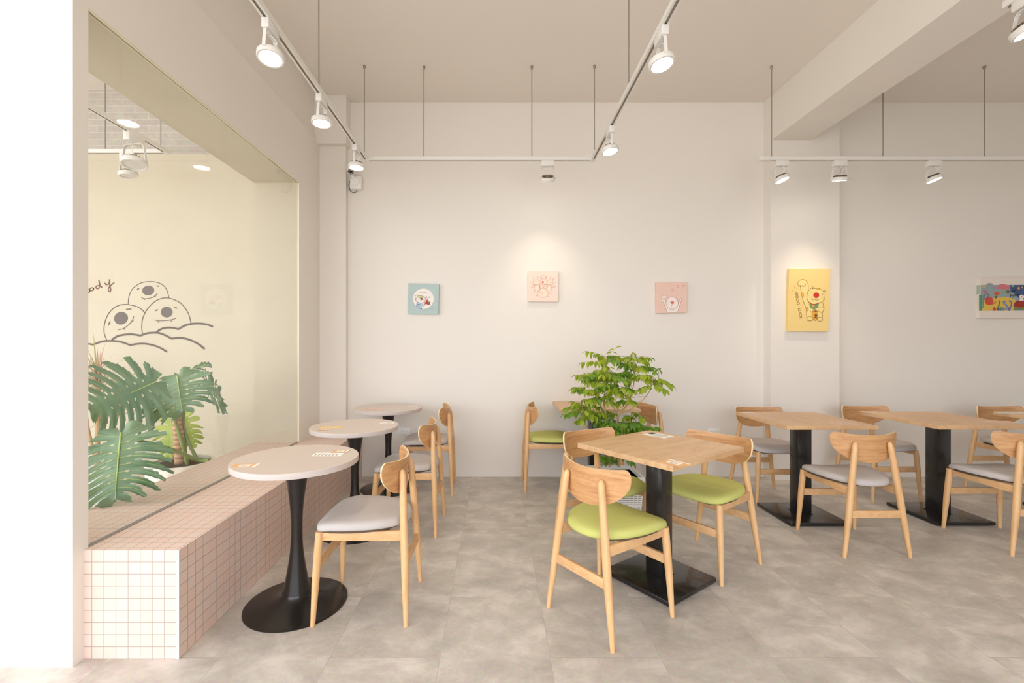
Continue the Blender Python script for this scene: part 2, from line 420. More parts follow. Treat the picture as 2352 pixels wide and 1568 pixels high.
# ------------------------------------------------------------------ chairs
def leg_mesh(pts, rads):
    return MB().tube(fit([tuple(p) + (r,) for p, r in zip(pts, rads)], 4) and [q[:3] for q in fit([tuple(p) + (r,) for p, r in zip(pts, rads)], 4)],
                     [q[3] for q in fit([tuple(p) + (r,) for p, r in zip(pts, rads)], 4)], 14)
SEATO = [(0, .226), (.08, .225), (.145, .216), (.188, .188), (.207, .13), (.208, .06), (.200, -.01), (.180, -.08),
         (.148, -.135), (.108, -.174), (.055, -.198), (0, -.205)]
def seat_outline():
    h = SEATO + [(-x, y) for x, y in SEATO[-2:0:-1]]
    return fit(h, 4, True)
def make_chair(fab):
    r = empty('dining_chair')
    out = seat_outline(); N = len(out)
    lay = [(.93, .431), (.985, .433), (1.0, .440), (1.0, .447), (.985, .459), (.94, .467), (.82, .472), (.55, .476), (.25, .478)]
    vs_ = []
    for k, z in lay:
        for x, y in out:
            dz = -.014 * max(0, (y - .12) / .1) ** 1.5 + .006 * (abs(x) / .2) ** 2 - .004 * max(0, (-y - .1) / .1)
            vs_.append((x * k, y * k + .004 * (1 - k), z + dz * (k if z > .45 else 1)))
    fs = []
    for i in range(len(lay) - 1):
        for j in range(N):
            j2 = (j + 1) % N; fs.append((i * N + j2, i * N + j, (i + 1) * N + j, (i + 1) * N + j2))
    fs.append(tuple(range(N))); fs.append(tuple((len(lay) - 1) * N + j for j in range(N))[::-1])
    sb = MB().add(vs_, fs, 0, True).build('seat', M[fab], r, sharp=75)
    sb['label'] = ('green' if fab == 'green' else 'grey') + ' upholstered seat'
    b2 = MB(); n2 = []
    for z in (.4225, .432):
        n2 += [(x * .90, y * .90, z - .014 * max(0, (y * .93 - .12) / .1) ** 1.5) for x, y in out]
    b2.add(n2, [(j, (j + 1) % N, N + (j + 1) % N, N + j) for j in range(N)] + [tuple(range(N))[::-1], tuple(range(N, 2 * N))], 0, True)
    b2.build('seat_base', M['underseat'], r, sharp=50)
    for s in (-1, 1):
        leg_mesh([(s * .200, .215, 0), (s * .198, .213, .03), (s * .187, .204, .22), (s * .179, .196, .36), (s * .176, .193, .425)],
                 [.0105, .0118, .0175, .0185, .0165]).build('leg', M['leg'], r, sharp=50)
        leg_mesh([(s * .200, -.215, 0), (s * .197, -.214, .03), (s * .166, -.204, .25), (s * .146, -.196, .40), (s * .130, -.190, .52),
                  (s * .114, -.184, .64), (s * .107, -.180, .682), (s * .106, -.179, .697)],
                 [.0105, .0118, .0180, .0190, .0180, .0165, .0140, .006]).build('leg', M['leg'], r, sharp=50)
        MB().beam((s * .172, .186, .404), (s * .147, -.188, .397), .02, .036, ht2=.048).build('seat_rail', M['rail'], r, bevel=.003)
        for z in (.625, .660):
            bt = MB()
            yb = -.1985 + (z - .625) * .1
            bt.lathe([(.0001, .0065), (.004, .006), (.0062, .004), (.0065, 0)], 12, (s * (.1165 if z < .64 else .110), yb + .004, z), Matrix.Rotation(PI / 2, 3, 'X'))
            bt.build('bolt', M['steel'], r)
    MB().beam((-.183, .203, .268), (.183, .203, .268), .018, .044).build('front_stretcher', M['rail'], r, bevel=.003)
    MB().beam((-.162, -.204, .262), (.162, -.204, .262), .018, .044).build('rear_stretcher', M['rail'], r, bevel=.003)
    # half-moon backrest
    W_ = .215; NS = 44; NT_ = 9; th = .0055
    cols = []
    for i in range(NS + 1):
        s = -math.cos(PI * i / NS)
        a = abs(s)
        zt = .737 + .016 * s * s
        if a > .88: zt -= .040 * (1 - math.sqrt(max(0, 1 - ((a - .88) / .12) ** 2)))
        zb = .566 + .140 * (1 - math.sqrt(max(0, 1 - a ** 2.15)))
        cols.append((s, zb, max(zt, zb + .004)))
    vs_ = []; 
    for side in (1, -1):
        for s, zb, zt in cols:
            for j in range(NT_ + 1):
                t = j / NT_; z = zb + (zt - zb) * t
                x = W_ * s * (1 - .03 * s * s); y = -.177 + .078 * s * s - (z - .65) * .06
                nx, ny = -2 * .078 * s / W_, 1.0; nl = math.hypot(nx, ny)
                e = th * (1 if 0 < j < NT_ and 0 < abs(s) < .995 else .8)
                vs_.append((x + side * e * nx / nl, y + side * e * ny / nl, z))
    K = (NS + 1) * (NT_ + 1); fs = []; fe = []
    idx = lambda sd, i, j: sd * K + i * (NT_ + 1) + j
    for i in range(NS):
        for j in range(NT_):
            fs.append((idx(0, i, j), idx(0, i, j + 1), idx(0, i + 1, j + 1), idx(0, i + 1, j)))
            fs.append((idx(1, i, j), idx(1, i + 1, j), idx(1, i + 1, j + 1), idx(1, i, j + 1)))
        fe.append((idx(0, i, 0), idx(0, i + 1, 0), idx(1, i + 1, 0), idx(1, i, 0)))
        fe.append((idx(0, i, NT_), idx(1, i, NT_), idx(1, i + 1, NT_), idx(0, i + 1, NT_)))
    for j in range(NT_):
        fe.append((idx(0, 0, j), idx(1, 0, j), idx(1, 0, j + 1), idx(0, 0, j + 1)))
        fe.append((idx(0, NS, j), idx(0, NS, j + 1), idx(1, NS, j + 1), idx(1, NS, j)))
    bb = MB().add(vs_, fs, 0, True); o_ = len(bb.v)
    for f in fe: bb.f.append(list(f)); bb.mi.append(1); bb.sm.append(False)
    bb.build('backrest', [M['veneer'], M['ply']], r, sharp=40)
    return r

proto = {}
def chair(fab, x, y, fx, fy, label, group):
    rz = math.atan2(fy, fx) - PI / 2
    if fab not in proto:
        proto[fab] = make_chair(fab); o = proto[fab]
    else: o = copy_tree(proto[fab])
    o.location = (x, y, 0); o.rotation_euler = (0, 0, rz)
    tag(o, label, 'chair', group)
GR = 'grey-seated chairs pulled up to the round tables'
chair('grey', -.628, 2.296, -1, 0.0, 'grey-seated wooden chair at the nearest round table', GR)
chair('grey', -.612, 3.262, -1, .03, 'grey-seated wooden chair at the middle round table', GR)
chair('grey', -.592, 4.085, -1, -.03, 'grey-seated wooden chair at the round table by the back wall', GR)
GG = 'green-seated chairs around the near square table'
chair('green', .554, 2.21, .814, .58, 'green-seated wooden chair in front, its back towards the viewer', GG)
chair('green', .654, 2.82, .47, -.88, 'green-seated wooden chair behind the near table, in front of the potted plant', GG)
chair('green', 1.276, 2.732, -.817, -.576, 'green-seated wooden chair at the right side of the near table', GG)
G4 = 'green-seated chairs at the table against the back wall'
chair('green', .475, 4.17, 1, 0, 'green-seated wooden chair left of the wall table behind the plant', G4)
chair('green', 1.275, 4.15, -.995, -.1, 'wooden chair right of the wall table behind the plant', G4)
G5 = 'grey-seated chairs at the square tables on the right'
chair('grey', 2.31, 3.885, 0, -1, 'grey-seated chair facing the viewer behind the middle square table', G5)
chair('grey', 2.325, 2.985, .0, 1, 'grey-seated chair in front of the middle square table, its whole back showing', G5)
chair('grey', 3.30, 3.955, 0, -1, 'grey-seated chair behind the right square table, below the yellow picture', G5)
chair('grey', 3.372, 3.008, 0, 1, 'grey-seated chair in front of the right square table, partly cut off at right', G5)
chair('grey', 4.49, 3.94, 0, -1, 'grey-seated chair at the right edge, behind the cut-off table', G5)

# ------------------------------------------------------------------ tables
def make_round():
    r = empty('round_table')
    R = .298; t0, t1 = .700, .729
    prof = [(0.0001, t0), (R - .003, t0), (R, t0 + .003), (R, t1 - .002)]
    MB().lathe([(.0001, t1), (R - .0015, t1), (R, t1 - .0015), (R, t0 + .003), (R - .003, t0), (.0001, t0)], 96).build('tabletop', M['roundtop'], r, sharp=40)
    MB().lathe([(R + .0003, t1 - .0018), (R + .0006, t1 - .003), (R + .0006, t0 + .004), (R, t0 + .002)], 96).build('edge_band', M['rim'], r, sharp=30)
    pf = fit([(.060, .6985), (.056, .66), (.043, .58), (.031, .48), (.0265, .38), (.030, .28), (.043, .18), (.058, .10), (.066, .062)], 5)
    MB().lathe([(0.0001, .6995), (.060, .6995)] + pf + [(.0001, .062)], 48).build('stem', M['blackm'], r, sharp=50)
    pb = fit([(.067, .064), (.074, .050), (.095, .036), (.13, .024), (.18, .0145), (.225, .008), (.240, .0055)], 5)
    MB().lathe([(.0001, .064)] + pb + [(.243, .004), (.243, 0), (.0001, 0)], 80).build('base', M['blackm'], r, sharp=50)
    return r
rt = make_round()
ROUND = [(-1.0, 2.29, 'nearest round greige table on a black trumpet foot beside the tiled bench'),
         (-.985, 3.19, 'middle round greige table with a yellow menu card'),
         (-.965, 4.10, 'round greige table closest to the back wall')]
for i, (x, y, lb) in enumerate(ROUND):
    o = rt if i == 0 else copy_tree(rt)
    o.location = (x, y, 0); tag(o, lb, 'table', 'round tables along the tiled bench')

def make_square(wx=.63, wy=.66, mm='oaktopY', plate=.42, h=.740):
    r = empty('square_table')
    MB().box(-wx / 2, wx / 2, -wy / 2, wy / 2, h - .027, h).build('tabletop', M[mm], r, bevel=.0012, seg=1)
    MB().box(-.13, .13, -.13, .13, h - .033, h - .027).build('mounting_plate', M['black'], r)
    MB().box(-.05, .05, -.05, .05, .034, h - .033).build('post', M['black'], r, bevel=.003)
    MB().box(-.056, .056, -.056, .056, .030, .034).build('collar', M['black'], r)
    MB().box(-plate / 2, plate / 2, -plate / 2, plate / 2, .006, .030).build('base_plate', M['black'], r, bevel=.002)
    b = MB()
    for sx in (-1, 1):
        for sy in (-1, 1): b.lathe([(.012, 0), (.014, .006)], 12, (sx * (plate / 2 - .03), sy * (plate / 2 - .03), 0))
    b.build('glide', M['dark'], r)
    return r
AN = math.atan2(.58, .814)
sq = make_square(.66, .60, 'oaktop'); sq.location = (.908, 2.526, 0); sq.rotation_euler = (0, 0, AN)
tag(sq, 'near oak-topped square table turned at an angle, with green-seated chairs around it', 'table', 'oak-topped square tables')
s2 = make_square(.63, .66, 'oaktopY')
for i, (x, y, lb) in enumerate([(2.31, 3.445, 'oak-topped square table in the middle, black pedestal, right of the near one'),
                                (3.36, 3.455, 'oak-topped square table towards the right edge, in front of the pier'),
                                (4.46, 3.46, 'oak-topped square table cut off by the right edge')]):
    o = s2 if i == 0 else copy_tree(s2)
    o.location = (x, y, 0); tag(o, lb, 'table', 'oak-topped square tables')
s4 = make_square(.69, .55, 'oaktop', .34); s4.location = (.905, 4.178, 0)
tag(s4, 'oak-topped table against the back wall behind the leafy plant', 'table', 'oak-topped square tables')

# ------------------------------------------------------------------ menu cards
M['c_white'] = mat('card_white', (252, 248, 240), 0.6, var=0.0)
M['c_orange'] = mat('card_orange', (238, 186, 128), 0.6, var=0.02)
M['c_yellow'] = mat('card_yellow', (240, 208, 120), 0.6, var=0.02)
M['c_ink'] = mat('card_ink', (150, 140, 132), 0.6, var=0.0)
M['c_peach'] = mat('card_peach', (244, 206, 184), 0.6, var=0.0)
def card(x, y, z, rz, w_, h_, style, label):
    b = MB(); zt = .0008
    base = {'orange': 1, 'white': 0, 'yellow': 2, 'peach': 4}[style]
    b.box(-w_ / 2, w_ / 2, -h_ / 2, h_ / 2, 0, zt, base)
    if style == 'orange':
        b.box(-w_ * .22, w_ * .22, -h_ * .28, h_ * .28, zt, zt + .0003, 0)
        for k in range(3): b.box(-w_ * .15, w_ * (.05 + .05 * k), -h_ * .14 + k * h_ * .12, -h_ * .10 + k * h_ * .12, zt + .0003, zt + .0005, 3)
        b.box(w_ * .36, w_ * .5, -h_ / 2, h_ / 2, zt, zt + .0003, 0)
    else:
        for k in range(7):
            x0 = -w_ * .42 + k * w_ * .12
            b.box(x0, x0 + w_ * .035, -h_ * .36, h_ * (.10 + .25 * ((k * 37) % 10) / 10), zt, zt + .0003, 3 if style != 'yellow' else 0)
    o = b.build('menu_card', [M['c_white'], M['c_orange'], M['c_yellow'], M['c_ink'], M['c_peach']], loc=(x, y, z + .0002), weld=False)
    o.rotation_euler = (0, 0, rz)
    tag(o, label, 'menu card', 'menu cards left on the tables')
def card_px(px, py, z, rz, *a):
    d = (HC - z) * F / (py - VY); card((px - VX) * d / F, d, z, rz, *a)
zr = .729; zs = .740
card_px(563, 1069, zr, .05, .115, .060, 'orange', 'orange menu card at the left edge of the nearest round table')
card_px(754, 1043.5, zr, -.02, .150, .070, 'white', 'white ruled order sheet at the right of the nearest round table')
card_px(783, 1035.5, zr + .0013, -.05, .085, .050, 'orange', 'small orange card overlapping the order sheet on the nearest round table')
card_px(762, 981, zr, .02, .150, .070, 'yellow', 'yellow menu card at the left of the middle round table')
card_px(744, 987, zr + .0013, .05, .075, .035, 'orange', 'small orange card beside the yellow card on the middle round table')
card_px(889, 971.5, zr, .02, .10, .050, 'white', 'pale card at the right of the middle round table')
card_px(854, 940, zr, .0, .150, .075, 'peach', 'pale printed sheet on the left of the round table by the back wall')
card_px(948, 932.5, zr, .0, .08, .035, 'white', 'tiny pale card on the right of the round table by the back wall')
card_px(1549, 1063, zs, AN, .085, .115, 'orange', 'orange and white card on the front corner of the near square table')
card_px(1512, 999.5, zs, AN, .105, .15, 'white', 'white order sheet on the far corner of the near square table')
card_px(1491, 994, zs, AN, .055, .075, 'peach', 'peach card under the far corner edge of the near square table')
card_px(1938, 972.5, zs, 0, .16, .08, 'peach', 'pale sheet on the front right of the middle square table')
card_px(1716, 947.0, zs, 0, .075, .05, 'white', 'pale card on the far left corner of the middle square table')
card_px(2004, 946.5, zs, 0, .15, .09, 'peach', 'pale sheet on the far left corner of the right square table')
card_px(2300, 968.5, zs, 0, .17, .07, 'peach', 'pale sheet on the front right of the right square table')
card_px(2320, 948, zs, 0, .2, .06, 'white', 'pale sheet on the cut-off table at the right edge')
card_px(1392, 923.6, zs, 0, .10, .05, 'white', 'white card on the wall table behind the plant')

# ------------------------------------------------------------------ track lights
def Rdir(d):       # rotation taking local -Z to d
    return Vector((0, 0, -1)).rotation_difference(Vector(d).normalized()).to_matrix()
def rail(name, a, b, parent, endcap=True):
    # hollow U channel open downwards, local coordinates
    a = Vector(a); b = Vector(b); d = (b - a).normalized(); r = d.cross(Vector((0, 0, 1))).normalized(); u = Vector((0, 0, 1))
    W_, H_, t = .036, .030, .011
    sec = [(-W_ / 2, 0), (-W_ / 2, H_), (W_ / 2, H_), (W_ / 2, 0), (W_ / 2 - t, 0), (W_ / 2 - t, .009), (-W_ / 2 + t, .009), (-W_ / 2 + t, 0)]
    vs_ = [p + r * x + u * z for p in (a, b) for x, z in sec]
    n = len(sec); m = MB()
    for i in range(n):
        j = (i + 1) % n
        m.add([vs_[i], vs_[j], vs_[n + j], vs_[n + i]], [(0, 1, 2, 3)], 1 if i in (4, 5, 6) else 0)
    for k in (0, n):
        for q in ((0, 1, 6, 7), (1, 2, 5, 6), (2, 3, 4, 5)): m.add([vs_[k + i] for i in q], [(0, 1, 2, 3)])
    return m.build(name, [M['lampwhite'], M['trackdark']], parent)
def rod(parent, p, ztop):
    p = Vector(p)
    o = MB().tube([p + Vector((0, 0, .030)), Vector((p.x, p.y, ztop - .02))], .0042, 10).build('suspension_rod', M['rod'], parent)
    MB().lathe([(.011, ztop), (.011, ztop - .016), (.007, ztop - .028), (.0045, ztop - .03)], 14, (p.x, p.y, 0)).build('ceiling_fixing', M['rod'], o)
    return o
ZT = 2.862
trk = empty('lighting_track', (-.13, 3.88, ZT), label='white U-shaped lighting track hung on thin rods in the middle of the room', cat='lighting track')
def tl(p): return (p[0] + .13, p[1] - 3.88, p[2])
rail('track_rail', tl((-1.10, .3, 0)), tl((-1.10, 3.86, 0)), trk)
rail('track_rail', tl((-1.08, 3.88, 0)), tl((.81, 3.88, 0)), trk)
rail('track_rail', tl((.83, .3, 0)), tl((.83, 3.86, 0)), trk)
for x in (-1.10, .83): MB().box(x + .13 - .022, x + .13 + .022, -.022, .022, -.001, .033).build('corner_connector', M['lampwhite'], trk, bevel=.002)
for x, y in [(-1.115, 3.87), (-.61, 3.88), (.31, 3.88), (.842, 3.87), (-1.095, 2.82), (.80 + .02, 2.80), (-1.10, 1.2), (.83, 1.2)]:
    rod(trk, tl((x, y, 0)), ZC - ZT)
tr2 = empty('lighting_track', (4.2, 3.88, ZT), label='straight white lighting track hung on rods in front of the right-hand wall', cat='lighting track')
rail('track_rail', (2.25 - 4.2, 0, 0), (6.2 - 4.2, 0, 0), tr2)
MB().box(2.25 - 4.2 - .006, 2.25 - 4.2 + .10, -.019, .019, -.001, .032).build('feed_connector', M['lampwhite'], tr2, bevel=.002)
for x in (2.355, 3.305, 4.17, 5.3): rod(tr2, (x - 4.2, 0, 0), ZC - ZT)
tr3 = empty('lighting_track', (2.38, 1.5, ZT), label='short white lighting track at the top right corner of the view', cat='lighting track')
rail('track_rail', (0, -1.2, 0), (0, .62, 0), tr3)
for y in (-.9, .35): rod(tr3, (0, y, 0), 3.25 - ZT if False else ZC - ZT)
tr4 = empty('lighting_track', (-2.70, 3.73, ZT), label='white lighting track in the side room, seen through the window', cat='lighting track')
rail('track_rail', (0, -3.2, 0), (0, -.02, 0), tr4)
rail('track_rail', (-2.4, 0, 0), (.0, 0, 0), tr4)
MB().box(-.02, .02, -.02, .02, -.001, .032).build('corner_connector', M['lampwhite'], tr4)
for x, y in ((-.50, 0), (0, -.06), (0, -1.6)): rod(tr4, (x, y, 0), ZC - ZT)

def lamp(x, y, dr, along, label, group, power=0, on=True, sc=1.0, spot=75, yoke='x'):
    """track spotlight: adapter, yoke, round head with heat sink and lens"""
    r = empty('track_spotlight', (x, y, ZT), label=label, cat='spotlight', group=group)
    a = Vector((0, 1, 0)) if along == 'y' else Vector((1, 0, 0)); c = Vector((1, 0, 0)) if along == 'y' else Vector((0, -1, 0))
    S = sc
    p = MB()
    q0 = [a * -.055 * S + c * -.018 * S, a * .055 * S + c * -.018 * S, a * .055 * S + c * .018 * S, a * -.055 * S + c * .018 * S]
    if (q0[1] - q0[0]).cross(q0[2] - q0[1]).z < 0: q0 = q0[::-1]
    p.hexa([v + Vector((0, 0, -.048 * S)) for v in q0], [v + Vector((0, 0, .0)) for v in q0])
    p.build('adapter', M['lampwhite'], r, bevel=.003)
    D = Vector(dr).normalized()
    hc = Vector((0, 0, -.048 * S - .105 * S))        # head centre
    ya = a.copy() if yoke == 'a' else c.copy()
    ya = (ya - D * ya.dot(D)).normalized()
    # yoke band
    R = .066 * S; pts = []
    top = Vector((0, 0, -.052 * S))
    yb = MB()
    side = ya
    ex = side.cross(Vector((0, 0, 1))).normalized()
    path = [hc + side * R, hc * .62 + top * .38 + side * R * .93, top + side * R * .80 + Vector((0, 0, -.012)) * S, top + side * R * .60,
            top - side * R * .60, top - side * R * .80 + Vector((0, 0, -.012)) * S, hc * .62 + top * .38 - side * R * .93, hc - side * R]
    for i in range(len(path) - 1):
        yb.beam(path[i], path[i + 1], .016 * S, .0035 * S, up=(side if i in (0, 1, 5, 6) else (0, 0, 1)))
    yb.build('yoke', M['lampwhite'], r)
    MB().lathe([(.008 * S, 0), (.008 * S, -.006 * S)], 12, (0, 0, -.047 * S)).build('swivel', M['steel'], r)
    Q = Rdir(D)
    head = MB().lathe([(.050 * S, .014 * S), (.0605 * S, .012 * S), (.063 * S, .008 * S), (.063 * S, -.014 * S), (.061 * S, -.017 * S),
                       (.052 * S, -.017 * S), (.050 * S, -.011 * S), (.0001, -.011 * S)], 40, hc, Q).build('head', M['lampwhite'], r, sharp=50)
    ln = MB().lathe([(.0001, -.0125 * S), (.048 * S, -.0125 * S), (.048 * S, -.0112 * S)], 40, hc, Q).build('lens', M['lens_on'] if on else M['lens_off'], head)
    if on: ln['label'] = 'glowing round lens'
    hs = MB().lathe([(.034 * S, .030 * S), (.036 * S, .028 * S), (.040 * S, .014 * S)], 28, hc, Q)
    for k in range(18):
        an = 2 * PI * k / 18; u = Q @ Vector((math.cos(an), math.sin(an), 0)); n_ = Q @ Vector((0, 0, 1))
        hs.beam(hc + u * .034 * S + n_ * .021 * S, hc + u * .047 * S + n_ * .019 * S, .0022 * S, .014 * S, up=n_)
    hs.build('heat_sink', M['sink'], r, sharp=40)
    MB().tube(fit([(0, 0, -.05 * S), tuple(hc * .5 + ex * .028 * S + side * .01 + Vector((0, 0, -.01))), tuple(hc + (Q @ Vector((.0, 0, .03 * S))))], 5), .0017 * S, 6).build('cable', M['white'], r)
    if power:
        l = bpy.data.lights.new('spotlight_beam', 'SPOT'); l.energy = power * LAMP; l.color = (1, .84, .64)
        l.spot_size = math.radians(spot); l.spot_blend = 0.9; l.shadow_soft_size = 0.045
        lo = bpy.data.objects.new('spotlight_beam', l); COL.objects.link(lo); lo.parent = r
        lo.location = hc + D * .025 * S; lo.rotation_euler = Q.to_euler()
    return r
GL = 'spotlights on the left arm of the track'; GRT = 'spotlights on the right arm of the track'; GS = 'spotlights on the right-hand track'
lamp(-1.10, 2.225, (.03, -.17, -1), 'y', 'nearest lit white spotlight on the left arm of the track', GL, 26, yoke='a')
lamp(-1.10, 2.88, (.03, -.06, -1), 'y', 'second lit white spotlight along the left arm, above the window wall', GL, 26, yoke='a')
lamp(-1.10, 3.60, (.0, -.02, -1), 'y', 'lit white spotlight at the far end of the left arm, by the security camera', GL, 26, yoke='a')
lamp(.83, 2.275, (.15, -.15, -1), 'y', 'nearest lit white spotlight on the right arm of the track', GRT, 26, yoke='a')
lamp(.83, 3.30, (.14, -.12, -1), 'y', 'far lit white spotlight on the right arm of the track', GRT, 26, yoke='a')
lamp(.445, 3.88, (.02, .48, -.85), 'x', 'white spotlight turned to the wall above the middle pink picture, showing its dark back', None, 19, spot=76, yoke='x' if False else 'a')
lamp(2.44, 3.88, (.30, -.16, -1), 'x', 'lit white spotlight at the left end of the right-hand track', GS, 18, yoke='a')
lamp(2.935, 3.88, (.02, .28, -1), 'x', 'white spotlight pointing straight down above the yellow picture', GS, 40, spot=72, yoke='a')
lamp(3.735, 3.88, (.28, -.16, -1), 'x', 'lit white spotlight furthest right on the right-hand track', GS, 18, yoke='a')
lamp(2.38, 2.03, (.34, -.18, -1), 'y', 'lit white spotlight cut off in the top right corner', None, 20, yoke='a')
lamp(-2.70, 3.40, (.10, -.16, -1), 'y', 'unlit white spotlight on the side-room track, nearer of two behind the glass', None, 0, on=False, sc=1.35, yoke='x')
lamp(-3.01, 3.73, (.10, .05, -1), 'x', 'unlit white spotlight hanging lower behind the glass in the side room', None, 0, on=False, sc=1.1, yoke='a')

# ------------------------------------------------------------------ drawing helper (printed pictures)
class Art:
    """strokes and fills given in zoom-image coordinates, mapped to a vertical plane at depth d"""
    def __init__(s, d, ox, oy, sc, org):
        s.d, s.ox, s.oy, s.sc, s.org = d, ox, oy, sc, Vector(org)
        s.b = MB(); s.mats = []; s.k = 0
    def mi(s, m):
        if m not in s.mats: s.mats.append(m)
        return s.mats.index(m)
    def pt(s, x, y, e):
        p = P(s.ox + x / s.sc, s.oy + y / s.sc, s.d); p.y -= e
        return p - s.org
    def fill(s, pts, m, e=None):
        s.k += 1
        e = e if e is not None else .0006 + .00004 * s.k
        vs_ = [s.pt(x, y, e) for x, y in pts]
        cx = sum(p[0] for p in pts) / len(pts); cy = sum(p[1] for p in pts) / len(pts)
        c = s.pt(cx, cy, e)
        n = len(vs_)
        s.b.add(vs_ + [c], [(i, (i + 1) % n, n) for i in range(n)], s.mi(m))
    def ell(s, cx, cy, rx, ry, m, rot=0, n=28):
        s.fill(s.epts(cx, cy, rx, ry, rot, n), m)
    def epts(s, cx, cy, rx, ry, rot=0, n=28, a0=0, a1=2 * PI):
        c, si = math.cos(rot), math.sin(rot)
        o = []
        for i in range(n):
            a = a0 + (a1 - a0) * i / (n if a1 - a0 > 6.28 else n - 1)
            x, y = rx * math.cos(a), ry * math.sin(a); o.append((cx + x * c - y * si, cy + x * si + y * c))
        return o
    def ring(s, cx, cy, rx, ry, w_, m, rot=0):
        p = s.epts(cx, cy, rx, ry, rot); s.line(p + [p[0]], w_, m, sm=False)
    def line(s, pts, w_, m, sm=True):
        s.k += 1
        e = .0008 + .00004 * s.k
        if sm and len(pts) > 2: pts = fit(pts, 6)
        n = len(pts); L_, R_ = [], []
        for i in range(n):
            x0, y0 = pts[max(i - 1, 0)]; x1, y1 = pts[min(i + 1, n - 1)]
            dx, dy = x1 - x0, y1 - y0; l_ = math.hypot(dx, dy) or 1
            nx, ny = -dy / l_ * w_ / 2, dx / l_ * w_ / 2
            L_.append(s.pt(pts[i][0] + nx, pts[i][1] + ny, e)); R_.append(s.pt(pts[i][0] - nx, pts[i][1] - ny, e))
        s.b.add(L_ + R_, [(i, i + 1, n + i + 1, n + i) for i in range(n - 1)], s.mi(m))
        if w_ > 9:
            for q in (pts[0], pts[-1]):
                c = s.epts(q[0], q[1], w_ / 2, w_ / 2, 0, 12); s.fill(c, m, e + .00001)
    def build(s, name, parent): return s.b.build(name, s.mats, parent, weld=False)
def ink(name, c): return mat(name, c, 0.7, var=0.0)

# wall drawing in the side room -------------------------------------------------
ik = ink('dark_wall_paint', (104, 92, 82)); ikd = ink('dark_fill_paint', (112, 102, 96)); ikb = ink('brown_lettering_paint', (112, 78, 66))
org = P(340, 740, 4.199)
mu = empty('wall_drawing', org, label='dark line drawing of three round one-nosed faces above hills on the cream side-room wall', cat='wall drawing')
A = Art(4.1995, 150, 550, 3.92, org)
A.line([(566, 580), (572, 520), (600, 450), (660, 400), (720, 381), (790, 379), (850, 393), (895, 425), (920, 470), (933, 523)], 7, ik)
A.line([(374, 905), (352, 850), (350, 780), (372, 700), (420, 630), (490, 590), (560, 585), (640, 602), (690, 632), (722, 665)], 8, ik)
A.line([(695, 845), (688, 780), (700, 700), (740, 625), (800, 562), (860, 532), (920, 525), (990, 545), (1050, 582), (1100, 650), (1120, 700), (1132, 755)], 8, ik)
A.ell(747, 458, 54, 43, ikd, -.08); A.ell(502, 708, 63, 57, ikd, -.3); A.ell(913, 653, 53, 48, ikd, 0)
for p in ([(650, 447), (662, 441)], [(825, 417), (842, 420)], [(390, 768), (403, 738)], [(552, 628), (592, 625)], [(815, 640), (830, 632)], [(984, 614), (1005, 617)]): A.line(p, 10, ik)
A.line([(683, 518), (710, 532), (760, 528), (800, 512), (830, 484)], 6, ik); A.line([(706, 532), (714, 543), (720, 531)], 5, ik, False); A.line([(802, 512), (811, 519), (814, 503)], 5, ik, False)
A.line([(472, 811), (520, 802), (575, 762), (605, 725), (616, 690)], 6, ik); A.line([(522, 802), (533, 811), (537, 792)], 5, ik, False); A.line([(592, 738), (612, 737), (609, 720)], 5, ik, False)
A.line([(800, 722), (850, 731), (920, 727), (970, 717), (1000, 705)], 6, ik); A.line([(828, 731), (837, 747), (847, 731)], 5, ik, False); A.line([(942, 724), (955, 739), (962, 720)], 5, ik, False)
A.line([(820, 836), (850, 812), (900, 795), (960, 793), (1020, 806)], 17, ik); A.line([(1020, 806), (1080, 772), (1150, 757), (1220, 756), (1280, 765), (1324, 782)], 17, ik)
A.line([(425, 898), (470, 870), (530, 856), (600, 852), (678, 864)], 17, ik); A.line([(678, 864), (740, 843), (820, 838), (880, 852), (960, 892)], 17, ik)
A.line([(960, 892), (1030, 884), (1110, 898), (1190, 935), (1250, 980)], 17, ik)
A.line([(120, 955), (180, 935), (250, 946)], 15, ik); A.line([(250, 946), (330, 917), (410, 911), (500, 920), (585, 950)], 16, ik); A.line([(585, 950), (680, 936), (770, 945), (850, 972), (912, 1008)], 16, ik)
A.build('painted_lines', mu)
org = P(225, 655, 4.199)
le = empty('wall_lettering', org, label='brown handwritten letters "ody" beside the wall drawing, cut off by the window edge', cat='lettering')
A = Art(4.1995, 150, 550, 3.92, org)
A.ring(238, 447, 18, 13, 10, ikb, -.3); A.ring(205, 462, 16, 14, 10, ikb); 
A.ring(292, 428, 16, 14, 9, ikb, -.4); A.line([(302, 366), (308, 390), (314, 415), (330, 428)], 11, ikb)
A.line([(358, 392), (368, 406), (386, 402), (398, 380), (397, 362)], 10, ikb); A.line([(398, 362), (400, 410), (410, 450), (402, 470), (388, 456), (398, 425), (442, 385)], 9, ikb)
A.build('painted_letters', le)

# canvases ----------------------------------------------------------------------
def canvas(name_label, d, th, corners, m, org, sidem=None):
    r = empty('canvas_picture', org, label=name_label, cat='picture')
    f = [P(x, y, d) - Vector(org) for x, y in corners]; k = [v + Vector((0, th, 0)) for v in f]
    b = MB(); b.add(f + k, [(3, 2, 1, 0)], 0); b.add(f + k, [(4, 5, 6, 7), (0, 1, 5, 4), (1, 2, 6, 5), (2, 3, 7, 6), (3, 0, 4, 7)], 1)
    b.build('canvas', [m, sidem or m], r)
    return r
kline = ink('picture_line', (96, 80, 70)); pl = ink('pink_line', (214, 138, 118)); kred = ink('picture_red', (214, 52, 40))
kcream = ink('picture_cream', (246, 236, 228)); 
